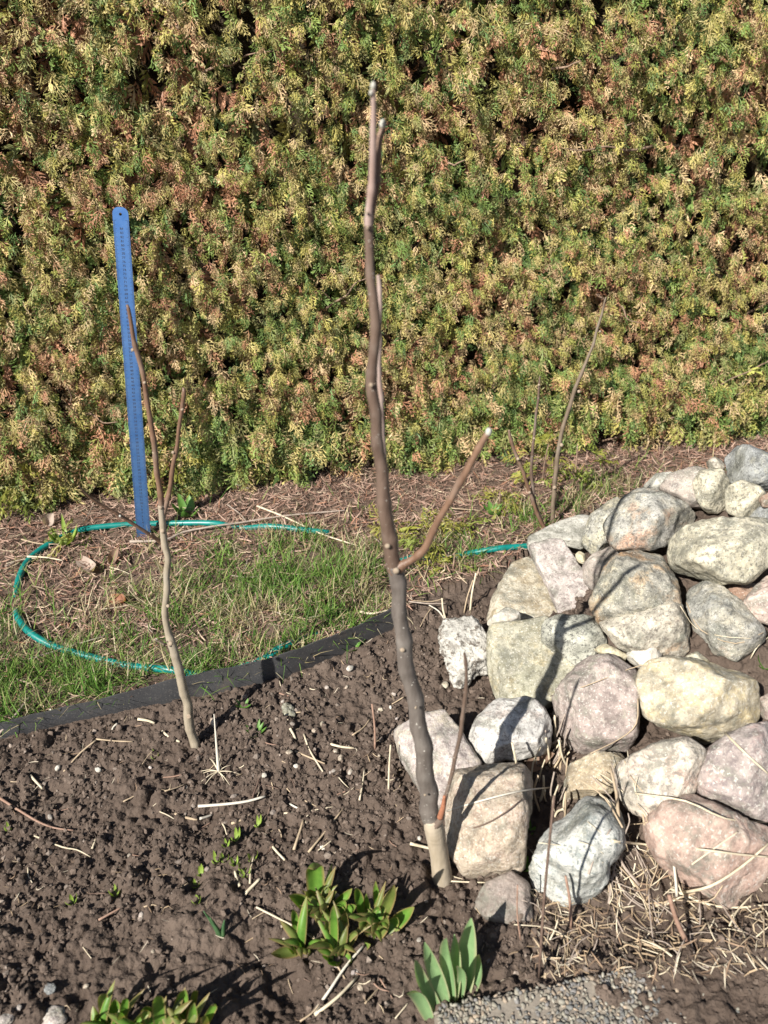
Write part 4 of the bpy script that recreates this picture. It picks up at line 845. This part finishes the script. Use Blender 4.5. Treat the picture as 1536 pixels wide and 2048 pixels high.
loose(700, 1338, 16, 'white', 'stone', 'little white stone on the soil near the shadow on the edging', asp=(1, .8, .6))
loose(890, 1372, 17, 'paleslab', 'stone', 'single round cream pebble left of the crumbly mortar lump', asp=(1, .9, .8))
pcs = ['tan', 'mauvecream', 'paleslab', 'brown', 'white', 'pinkgrey']
for k in range(46):
    x, y = (R.uniform(10, 860), R.uniform(1500, 2030)) if k < 30 else (R.uniform(480, 800), R.uniform(1370, 1560))
    pm = pcs[R.integers(6)]; loose(x, y, R.uniform(8, 15), pm, 'pebble', 'small %s pebble lying loose on soil %s' % ({'tan': 'tan', 'mauvecream': 'greyish pink', 'paleslab': 'cream', 'brown': 'brown', 'white': 'white', 'pinkgrey': 'pinkish'}[pm], near(at(x, y))), 'pebbles on the bed', (1, R.uniform(.6, .95), R.uniform(.5, .8)), k, 'pebble')

# ================================================================== STALKS, STICKS AND STRAW
CW = {'straw_pale': 'cream', 'straw_tan': 'tan', 'reed_white': 'white', 'twig_dark': 'dark brown', 'twig_red': 'reddish', 'twig_grey': 'grey brown'}
def size_w(L, a, b): return 'short' if L < a else 'long' if L > b else 'middling'
LR = [(c[:2], n) for (c, s), n in [(rock_c[39], 'below the salmon boulder'), (rock_c[35], 'before the pale blue boulder'), (rock_c[34], 'beside the low brown stone')]] + [(at(1270,1760)[:2], 'between pale blue and salmon boulders'), (at(1260,1640)[:2], 'under the cream and pink boulder'), (at(1150,1900)[:2], 'on the soil edge behind the pebbled slab'), (at(1330,1900)[:2], 'on the soil in front of the thick brown stub'), (at(1500,1900)[:2], 'on the soil ramp over the slab')]
def near_r(p): return min(LR, key=lambda l: np.linalg.norm(l[0] - np.asarray(p)[:2]))[1]
LV = [(at(*q[:2])[:2], q[2]) for q in [(290,1080,'at the foot of the ruler'),(60,1130,'by the upper bend of the hose'),(40,1250,'by the lower bend of the hose'),(200,1200,'inside the loop of the hose'),(480,1000,'right under the hedge'),(450,1200,'on the green turf patch'),(600,1150,'on the turf before the tall trunk'),(700,1060,'near the end of the fallen branch'),(860,1130,'by the thuja sprigs'),(200,1380,'behind the edging strip'),(560,1280,'between hose and edging')]]
def near_v(p): return min(LV, key=lambda l: np.linalg.norm(l[0] - np.asarray(p)[:2]))[1]
M_straw = simple_mat('straw_pale', (.42, .35, .24), (.58, .51, .38), 60, .7, .3, .3, .0006)
M_straw2 = simple_mat('straw_tan', (.29, .22, .145), (.42, .33, .225), 60, .75, .25, .3, .0006)
M_reed = simple_mat('reed_white', (.44, .40, .33), (.56, .52, .44), 80, .6, .3, .2, .0005)
M_dtwig = simple_mat('twig_dark', (.085, .055, .042), (.16, .11, .085), 90, .8, .2, .5, .0008)
M_rtwig = simple_mat('twig_red', (.20, .12, .085), (.30, .195, .145), 90, .75, .25, .4, .0008)
M_gtwig = simple_mat('twig_grey', (.22, .175, .145), (.36, .30, .25), 90, .85, .2, .5, .0008)
def stick(P, wpx, mat, name, label, group=None, taper=.6, cat='stalk', flat=1.0, jit=.0):
    P = [np.asarray(p, float) for p in P]
    if len(P) == 2 and jit: P = [P[0], (P[0] + P[1]) / 2 + R.normal(size=3) * jit * np.linalg.norm(P[1] - P[0]) * [1, 1, .4], P[1]]
    if callable(label): label = label(P, mat, wpx)
    w0 = px2m(wpx, P[0]) * .34; return tag(add(name, *tube(P, np.linspace(w0, w0 * taper, len(P)), 6, 3, flat=flat), mat), label, cat, group)
G1 = 'dry stalks lying on the bare soil'; L1 = lambda P, m, w: '%s %s dry stalk lying on soil %s' % (size_w(np.linalg.norm(P[-1] - P[0]), .03, .055), CW[m.name], near(P[0]))
def gpx(lst, dz=.004): return [ag(x, y, dz) for x, y in lst]
for pts, wd, mt in [([(193,1483),(128,1546)],6,M_straw2),([(193,1481),(266,1486)],5,M_straw2),([(608,1471),(646,1546)],6,M_straw),([(617,1707),(688,1618)],7,M_straw2),([(588,1702),(607,1642)],9,M_straw2),([(531,1671),(570,1723)],8,M_straw),([(513,1817),(594,1858)],6,M_straw),([(568,1629),(667,1616)],5,M_straw),([(661,1491),(708,1499)],8,M_straw),([(325,1465),(360,1486)],8,M_straw),([(276,1441),(310,1449)],9,M_straw),([(198,1843),(245,1817)],7,M_rtwig),([(463,1650),(503,1629)],8,M_straw2),([(247,1606),(305,1582)],4,M_straw2),([(719,1603),(729,1541)],6,M_straw),([(62,1554),(86,1580)],8,M_straw),([(711,1707),(763,1652)],6,M_dtwig),([(505,1598),(523,1546)],6,M_dtwig),([(705,1473),(740,1440)],5,M_straw2),([(580,1459),(592,1482)],8,M_straw),([(590,1505),(650,1530)],6,M_straw2),([(580,1610),(612,1622)],6,M_reed),([(400,1640),(425,1632)],8,M_reed),([(350,1630),(395,1642)],9,M_straw2),([(185,1700),(192,1680)],7,M_straw),([(235,1450),(225,1462)],7,M_reed),([(100,1420),(112,1432)],7,M_reed),([(330,1585),(372,1570)],4,M_straw2),([(490,1790),(520,1760)],11,M_straw),([(500,1770),(508,1715)],6,M_straw),([(480,1775),(470,1745)],9,M_straw),([(600,1860),(660,1900)],5,M_straw2),([(672,1930),(690,1960)],6,M_straw2),([(730,2010),(770,1965)],5,M_straw2),([(820,1690),(872,1702)],10,M_straw),([(900,1765),(975,1768)],5,M_straw),([(880,1745),(930,1762)],4,M_straw),([(600,2045),(640,2010)],6,M_straw2),([(760,1960),(785,2000)],5,M_rtwig),([(790,2040),(815,2010)],4,M_straw)]:
    stick(gpx(pts), wd, mt, 'dry_stalk', L1, G1, .75, jit=.04)
for k in range(70):
    x, y = R.uniform(5, 850), R.uniform(1490, 2030)
    if k % 2: x, y = R.uniform(480, 860), R.uniform(1340, 1720)
    a = R.uniform(0, 3.14); L = R.uniform(12, 46)
    stick(gpx([(x, y), (x + L * math.cos(a), y + L * math.sin(a) * .7)], .003), R.uniform(2.5, 5), [M_straw, M_straw2, M_straw2, M_rtwig, M_dtwig][R.integers(5)], 'dry_stalk', L1, G1, .6, jit=.08)
stick(gpx([(0,1600),(40,1625),(78,1648),(110,1660),(148,1665)], .007), 8, M_rtwig, 'twig', 'curved reddish twig lying on the soil near the bed margin', None, .5, 'twig')
stick(gpx([(70,1675),(125,1697),(155,1703),(182,1717)], .005), 5, M_straw, 'root_fibre', 'wavy pale root fibre lying below the curved reddish twig', None, .6, 'root')
stick(gpx([(398,1620),(450,1616),(495,1610),(531,1600)], .011), 9, M_reed, 'reed_stem', 'long straight white reed lying flat in the middle of the soil', None, .8, 'reed')
rb_ = ag(438, 1548); e = empty('uprooted_tuft', rb_); tag(e, 'white uprooted grass stem standing up with a tuft of roots', 'grass stem')
add('stem', *tube([rb_ + [0, 0, .0], aty(434, 1500, rb_[1] + .01), aty(428, 1428, rb_[1] + .03)], [.004, .0028, .0008], 7, 4), M_reed, e)
for k in range(12):
    a = R.uniform(0, 6.28); l = R.uniform(.015, .05); p = rb_ + np.array([math.cos(a) * l, math.sin(a) * l, 0]); p[2] = float(hz(p[0], p[1])) + .003
    add('root', *tube([rb_ + [0, 0, .008], (rb_ + p) / 2 + [0, 0, .008], p], [.0012, .0009, .0005], 5, 3), M_straw, e)
for pts, wd, lab, mt in [([(628,2030),(660,1985),(690,1940),(726,1898)],10,'thick pale stalk bundle piece lying below the bronze lily shoot',M_reed),([(630,2034),(675,2000),(715,1958)],11,'split pale stalk lying alongside the thicker one under the lilies',M_straw)]:
    stick(gpx(pts, .008), wd, mt, 'cut_stalk', lab, None, .7)
for (bx, by, tx, ty, wd, mt, lab) in [(750,1498,744,1408,8,M_rtwig,'upright reddish brown stub in soil left of the tall trunk'),(777,1582,781,1490,7,M_straw,'upright straight cream stub close to the flat mauve stone'),(1142,1855,1131,1752,11,M_rtwig,'short upright brown stub in front of the pale blue boulder'),(1078,1958,1108,1592,9,M_dtwig,'long thin dark upright stalk before the pale blue boulder'),(1042,1880,1035,1770,6,M_rtwig,'thin brown stalk standing against the low brown stone'),(1060,1612,1024,1485,9,M_straw,'cream stalk leaning on the tan boulder'),(1374,1893,1338,1790,17,M_rtwig,'thick curved brown stem stub in front of the salmon boulder'),(1355,1795,1345,1710,10,M_reed,'white stub leaning on the salmon boulder'),(940,1226,952,1146,7,M_straw,'tall dry straw blade above the crumbly mortar lump'),(893,1242,884,1196,7,M_straw,'dry straw blade at the left corner of the mortar lump'),(889,1236,858,1210,5,M_reed,'thin pale straw leaning off the mortar lump'),(928,1225,946,1160,5,M_straw2,'second tall dry blade above the mortar lump')]:
    b = ag(bx, by, -.004); t = aty(tx, ty, b[1] + .025); stick([b, (b + t) / 2 + R.normal(size=3) * .003, t], wd, mt, 'dry_stub' if wd > 7 else 'dry_stalk', lab, None, .7)
# stalks across the stones
for pts, wd, mt, lab in [([(1225,1685),(1290,1692),(1400,1702),(1480,1712),(1550,1718)],8,M_straw,'long pale stalk lying across the salmon boulder'),([(1365,1788),(1420,1775),(1480,1738),(1536,1690)],9,M_straw,'curved pale stalk hanging over the lower face of the salmon boulder'),([(1340,1780),(1410,1810),(1470,1818),(1536,1812)],9,M_straw,'long pale stalk under the front of the salmon boulder'),([(894,1625),(960,1605),(1040,1585),(1100,1578)],6,M_reed,'thin white stalk across the tan boulder'),([(893,1672),(960,1655),(1010,1628),(1045,1600)],4,M_dtwig,'thin dark twig across the tan boulder'),([(1270,1590),(1370,1605),(1450,1640),(1540,1648)],6,M_straw,'pale stalk in the seam between mauve grey and salmon boulders'),([(1450,1470),(1490,1510),(1540,1555)],8,M_straw,'straight straw across the big mauve grey boulder'),([(1100,1395),(1170,1375),(1260,1340),(1320,1325)],3,M_straw2,'thin bent grass stem over the mauve boulder'),([(1275,1400),(1272,1450),(1240,1480),(1180,1510)],4,M_straw2,'curved dry grass stem around the right side of the mauve boulder'),([(1360,1215),(1390,1258),(1440,1275),(1500,1280)],3,M_straw,'thin grass stem over the long slanting grey stone'),([(1500,1320),(1515,1295),(1545,1270)],4,M_straw,'dry stem curling up beside the long slanting grey stone'),([(1372,1208),(1400,1262),(1470,1290),(1525,1268)],3,M_straw2,'second thin stem hanging over the long slanting grey stone')]:
    P = [surf(x, y, .004) for x, y in pts]; v_ = [(CAM - p) / np.linalg.norm(CAM - p) for p in P]; P = [p + q * .006 for p, q in zip(P, v_)]
    stick(P, wd, mt, 'dry_stalk', lab, None, .7)
G2, L2 = 'straw at the foot of the stones', lambda P, m, w: '%s %s %s straw %s' % (size_w(np.linalg.norm(P[-1] - P[0]), .05, .08), 'thin' if w < 4 else 'thick', CW[m.name], near_r(P[0]))
cnt = 0
while cnt < 125:
    if cnt < 80:
        x, y = R.uniform(1080, 1550), R.uniform(1740, 1960)
        if y < 1760 + max(0, (1250 - x)) * .35 or (x > 1300 and y < 1800): continue
    else: x, y = R.uniform(1215, 1310), R.uniform(1600, 1840)
    a = R.uniform(0, 3.14) if cnt < 80 else R.normal() * .5 + 1.75; L = R.uniform(30, 130)
    p = ag(x, y, .004); q = p + np.array([math.cos(a), math.sin(a) * .9, 0]) * px2m(L, p)
    p[2] = top_z(p[0], p[1]) + .003; q[2] = top_z(q[0], q[1]) + .003 + R.uniform(0, .02)
    if abs(p[2] - q[2]) > .06 or p[2] > .12: 
        q[2] = p[2] + .02
    if p[2] > .13: continue
    stick([p, q], R.uniform(3, 4 + 8 * R.random() ** 2.5), [M_straw, M_straw, M_straw2, M_straw2, M_gtwig, M_gtwig][R.integers(6)], 'straw', L2, G2, .7, 'straw', flat=.6, jit=.09); cnt += 1
G3, L3 = 'upright stubble between the stones', lambda P, m, w: '%s %s upright straw stub %s' % (size_w(np.linalg.norm(P[-1] - P[0]), .055, .085), CW[m.name], 'between the mauve and the white boulder' if P[0][1] > 1.02 else 'between the ochre stone and the tan boulder' if P[0][1] > .93 else 'between the pale blue and the tan boulder')
for k in range(42):
    x, y = R.uniform(1062, 1150), R.uniform(1490, 1660)
    if k < 14: x, y = R.uniform(1085, 1130), R.uniform(1470, 1545)
    b = ag(x, y, .0); L = R.uniform(.03, .10); t = b + np.array([R.normal() * .016, R.normal() * .012, L]); stick([b - [0, 0, .01], t], R.uniform(6, 12), [M_straw, M_straw, M_straw2, M_gtwig][R.integers(4)], 'straw', L3, G3, .7, 'straw', flat=.7, jit=.04)
# sticks on the verge
stick(gpx([(262,1093),(330,1090),(370,1073),(430,1062),(480,1055),(560,1042),(640,1034),(690,1030)], .016), 8, M_gtwig, 'fallen_branch', 'long grey fallen branch lying across the hose before the hedge', None, .5, 'branch')
stick(gpx([(515,1020),(570,1042),(640,1075),(715,1100)], .014), 6, M_straw, 'dry_stalk', 'straight pale stalk crossing the end of the grey fallen branch')
stick(gpx([(0,1478),(30,1445),(65,1400)], .014), 10, M_gtwig, 'fallen_branch', 'short thick brown stick behind the edging strip', None, .6, 'branch')
stick(gpx([(60,1330),(120,1310),(225,1278)], .016), 6, M_gtwig, 'fallen_branch', 'thin grey stick lying over the lower loop of the hose', None, .5, 'branch')
stick(gpx([(720,1236),(745,1240),(782,1232)], .02), 8, M_straw, 'dry_stalk', 'cream stalk lying on the edging next to the tall trunk')
stick(gpx([(58,1125),(95,1127),(128,1133)], .02), 6, M_straw, 'dry_stalk', 'short straw lying over the bend of the hose')
stick(gpx([(400,958),(440,970),(500,988)], .02), 6, M_gtwig, 'fallen_branch', 'grey twig poking out below the hedge near the round leaved weed', None, .6, 'branch')
for k in range(60):
    x, y = R.uniform(0, 900), R.uniform(1000, 1400)
    if y > 1460 - x * .27 or y < 1010: continue
    a = R.uniform(0, 3.14); L = R.uniform(25, 90)
    stick(gpx([(x, y), (x + L * math.cos(a), y + L * math.sin(a) * .5)], .013), R.uniform(2.5, 5), [M_straw, M_straw2, M_straw2, M_gtwig][R.integers(4)], 'dry_stalk', lambda P, m, w: '%s %s dry stalk lying %s' % (size_w(np.linalg.norm(P[-1] - P[0]), .05, .09), CW[m.name], near_v(P[0])), 'dry stalks on the turf', .5, jit=.07)
# fine straw fragments, too many to count
def strip_proto(seed, n=3, bend=.3):
    r = np.random.default_rng(seed); V, T = [], []
    for i in range(n + 1):
        t = i / n - .5; wv = .5 * (1 - (2 * abs(t)) ** 3 * .7); b = bend * (t * t - .1)
        V += [(t, -.07 * wv, b * .3), (t, .07 * wv, b * .3 + .02)]; T += [i / n, i / n]
    V = np.array(V); V[:, 1] += bend * V[:, 0] ** 2 * r.normal(); F = np.array([(2 * i, 2 * i + 2, 2 * i + 3, 2 * i + 1) for i in range(n)]); return V, F, np.array(T)
strips = [strip_proto(k, 3, b) for k, b in enumerate([.1, .3, .6, .9, .5])]
def litter(name, label, cat, x, y, smin, smax, pal, tilt=.25, dz=.004, wts=None, ztop=False):
    n = len(x); a = R.uniform(0, 6.28, n); Xa = np.column_stack([np.cos(a), np.sin(a), R.normal(size=n) * tilt]); Za = np.column_stack([R.normal(size=(n, 2)) * .35, np.ones(n)])
    z = hz(x, y) + dz + R.random(n) * .006
    pc = np.array(pal)[R.choice(len(pal), n, p=wts)] * R.uniform(.7, 1.2, (n, 1))
    V, F, C = scatter(strips, R.integers(0, 5, n), np.column_stack([x, y, z]), rot_frames(Xa, Za), R.uniform(smin, smax, n), pc * .9, pc * 1.1)
    return tag(link(name, build_mesh(name, V, F, C, False), M_litter), label, cat, kind='stuff')
M_litter = attr_mat('plant_litter', .85, .15)
SP = [[.38,.30,.20],[.30,.22,.14],[.22,.15,.10],[.48,.42,.32]]
q = np.array([ag(R.uniform(1060, 1536), R.uniform(1700, 1960)) for _ in range(700)]); litter('straw_bits', 'fine straw crumbs strewn at the foot of the stones', 'straw', q[:, 0], q[:, 1], .008, .035, SP)
x = R.uniform(-1.1, .45, 1300); y = R.uniform(.55, 1.7, 1300); m = (y < border_y(x) - .015) & (n2(x, y, 3, 4.4, 2) + R.normal(size=1300) * .25 > .05); litter('plant_fragments', 'fine dry plant fragments sprinkled over the bare soil', 'litter', x[m], y[m], .006, .022, SP, .3)

# ================================================================== TURF AND LITTER BEFORE THE HEDGE
def hedge_dist(x, y): return (x - hL[0]) * hn[0] + (y - hL[1]) * hn[1]
N = 72000; x = R.uniform(-1.9, 1.9, N); y = R.uniform(1.0, 2.75, N)
m = (y > border_y(x) + .018) & (hedge_dist(x, y) > -.25)
DP = [[.235,.145,.108],[.31,.205,.158],[.155,.092,.068],[.38,.265,.205],[.28,.145,.092],[.42,.33,.235]]
hd = hedge_dist(x, y); patch = n2(x, y, 4, 6.6, 3); m &= (R.random(N) < np.where(hd < .35, 1.0, .6 + patch * 1.2))
litter('dry_litter', 'brown dry thuja litter covering the ground before the hedge', 'litter', x[m], y[m], .014, .05, DP, .3, .004, [.26,.24,.2,.14,.08,.08])
def blade_proto(seed, bend):
    V, T = [], []; n = 3
    for i in range(n + 1):
        t = i / n; wv = .022 * (1 - t ** 1.5) + .002; V += [(-wv, bend * t * t, t * (1 - .35 * bend * t)), (wv, bend * t * t, t * (1 - .35 * bend * t))]; T += [t, t]
    return np.array(V), np.array([(2 * i, 2 * i + 1, 2 * i + 3, 2 * i + 2) for i in range(n)]), np.array(T)
blades = [blade_proto(k, b) for k, b in enumerate([.1, .35, .6, .9, 1.2])]
GP = [(450,1190,.16,1.0),(560,1170,.16,1.),(640,1160,.16,.9),(700,1130,.12,.8),(560,1105,.07,.7),(620,1085,.08,.8),(330,1215,.10,.9),(520,1250,.14,.8),(640,1230,.12,.9),(150,1370,.16,1.),(60,1390,.16,1.),(260,1380,.12,.8),(20,1300,.10,.5),(200,1260,.10,.5),(940,1110,.10,.6),(1190,985,.07,1.),(1230,965,.07,.9),(1160,1005,.05,.8),(1050,1040,.09,.6),(900,1090,.1,.5),(720,1195,.1,.8),(400,1335,.1,.7),(1130,1020,.06,.7),(1300,930,.08,.4),(300,1170,.06,.5),(100,1425,.12,.8),(0,1440,.14,.8),(230,1405,.10,.9),(340,1378,.08,.8),(440,1358,.08,.7),(600,1300,.10,.8),(700,1250,.09,.8),(-100,1380,.25,.8),(750,1180,.08,.6)]
gp = np.array([[*ag(a, b)[:2], c, d] for a, b, c, d in GP])
N = 230000; x = R.uniform(-1.8, 1.7, N); y = R.uniform(1.0, 2.7, N)
dens = np.zeros(N)
for a, b, c, d in gp: dens = np.maximum(dens, d * np.exp(-((x - a) ** 2 + ((y - b) * 1.1) ** 2) / (2 * (c * .75) ** 2)))
dens = np.maximum(dens, .07) * np.clip(.75 + 1.8 * n2(x, y, 12, 1.9, 3), .05, 1.4)
m = (y > border_y(x) + .012) & (R.random(N) < dens * np.clip((hedge_dist(x, y) - .12) / .2, .12, 1)) & (hedge_dist(x, y) > -.05); x, y = x[m], y[m]; n = len(x)
a = R.uniform(0, 6.28, n); lean = R.normal(size=(n, 2)) * .75
Zx = np.column_stack([lean, np.ones(n)]); Zx /= np.linalg.norm(Zx, axis=1)[:, None]; Xx = np.column_stack([np.cos(a), np.sin(a), np.zeros(n)])
Rm = rot_frames(Xx, Zx); Rm = np.stack([Rm[:, :, 0], np.cross(Zx, Rm[:, :, 0]), Zx], -1)
dry = R.random(n) < np.clip(.40 + n2(x, y, 6, 5.5, 2) * 1.3, .08, .95)
cg = np.array([[.085,.185,.026],[.125,.225,.038],[.16,.23,.05],[.07,.145,.028]])[R.integers(0, 4, n)]; cdr = np.array([[.40,.33,.19],[.32,.26,.14],[.46,.40,.26],[.27,.25,.11]])[R.integers(0, 4, n)]
cc = np.where(dry[:, None], cdr, cg) * R.uniform(.75, 1.2, (n, 1))
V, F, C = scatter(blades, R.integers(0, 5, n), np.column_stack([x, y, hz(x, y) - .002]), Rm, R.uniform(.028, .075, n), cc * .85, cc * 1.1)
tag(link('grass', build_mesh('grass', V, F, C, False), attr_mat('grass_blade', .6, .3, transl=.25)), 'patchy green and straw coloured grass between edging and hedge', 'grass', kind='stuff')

# dead leaves
M_dleaf = leaf_mat('dead_leaf', (.20, .125, .085), (.32, .22, .16), None, .8); M_rleaf = leaf_mat('dead_leaf_red', (.26, .115, .065), (.34, .16, .10), None, .8); M_pleaf = leaf_mat('dead_leaf_grey', (.34, .26, .21), (.44, .36, .30), None, .8)
for (x0, y0, x1, y1, wd, mt, lab, onrock) in [(165,1130,190,1165,34,M_pleaf,'crumpled pale grey dead leaf on the litter inside the hose loop',0),(225,1205,258,1222,26,M_rleaf,'rust red dead leaf lying near the slim sapling',0),(222,1135,240,1115,22,M_dleaf,'curled brown dead leaf next to the pale grey crumpled one',0),(1055,1545,1105,1528,38,M_dleaf,'crumpled brown leaf caught on the stubble between the boulders',0),(1140,1800,1190,1760,30,M_dleaf,'rolled brown dead leaf against the pale blue boulder',0),(95,1060,110,1045,26,M_pleaf,'upright dead leaf by the bend of the hose',0),(560,1420,590,1440,0,None,'',0)]:
    if not wd: continue
    p = ag(x0, y0, .014); q = ag(x1, y1, .03); o = tag(leaf(None, p, q, px2m(wd, p), mt, .25, .9, twist=.5, name='dead_leaf', nu=9), lab, 'leaf')

# low thuja twigs rooted in the turf
def seedling(px, py, hgt, n, label, spread=.08, tone=0):
    p = ag(px, py); e = empty('thuja_seedling', p); tag(e, label, 'shrub', 'low thuja growth before the hedge')
    tip = p + np.array([R.normal() * .02, R.normal() * .02, hgt]); add('stem', *tube([p - [0, 0, .01], (p + tip) / 2 + R.normal(size=3) * .006, tip], [.0035, .0028, .0015], 6, 3), M_wood, e)
    t = R.random(n); pos = p[None] + (tip - p)[None] * t[:, None] ; a = R.uniform(0, 6.28, n); pos[:, :2] += np.column_stack([np.cos(a), np.sin(a)]) * (R.random(n) * spread * .5)[:, None]
    Xa = np.column_stack([np.cos(a), np.sin(a), R.uniform(-.3, .5, n)]); Za = np.column_stack([R.normal(size=(n, 2)) * .4, np.ones(n)]); c = np.array([[.21,.215,.035],[.16,.195,.035],[.25,.235,.05]])[R.integers(0, 3, n)] * R.uniform(.8, 1.1, (n, 1))
    V, F, C = scatter(sprays, R.integers(0, len(sprays), n), pos, rot_frames(Xa, Za), R.uniform(.6, 1.1, n) * spread, c * .8, c); add('foliage', V, F, M_thuja, e, col=C, smooth=False)
seedling(850, 1088, .05, 12, 'bushy yellow green thuja sprig right behind the tall trunk', .10)
seedling(905, 1075, .05, 11, 'yellow green thuja sprig under the side branch of the tall sapling', .10)
seedling(800, 1070, .04, 6, 'small thuja sprig between the turf and the tall trunk', .08)
seedling(1000, 1010, .05, 9, 'thuja sprig beside the broad leaved weed', .09)
seedling(1085, 965, .15, 12, 'taller thuja sprig behind the two stemmed sapling', .11)
seedling(1150, 960, .13, 9, 'thuja sprig standing between hedge and the thin curved sapling', .10)
seedling(905, 1140, .04, 8, 'lowest tiny bright thuja sprig above the mortar lump', .06)
seedling(150, 1085, .05, 8, 'little thuja sprig at the top bend of the hose', .06)
seedling(355, 985, .16, 12, 'thuja sprig growing up beside the ruler', .10)
seedling(60, 1010, .16, 22, 'thick thuja sprig spilling out of the hedge near the hose bend', .12)
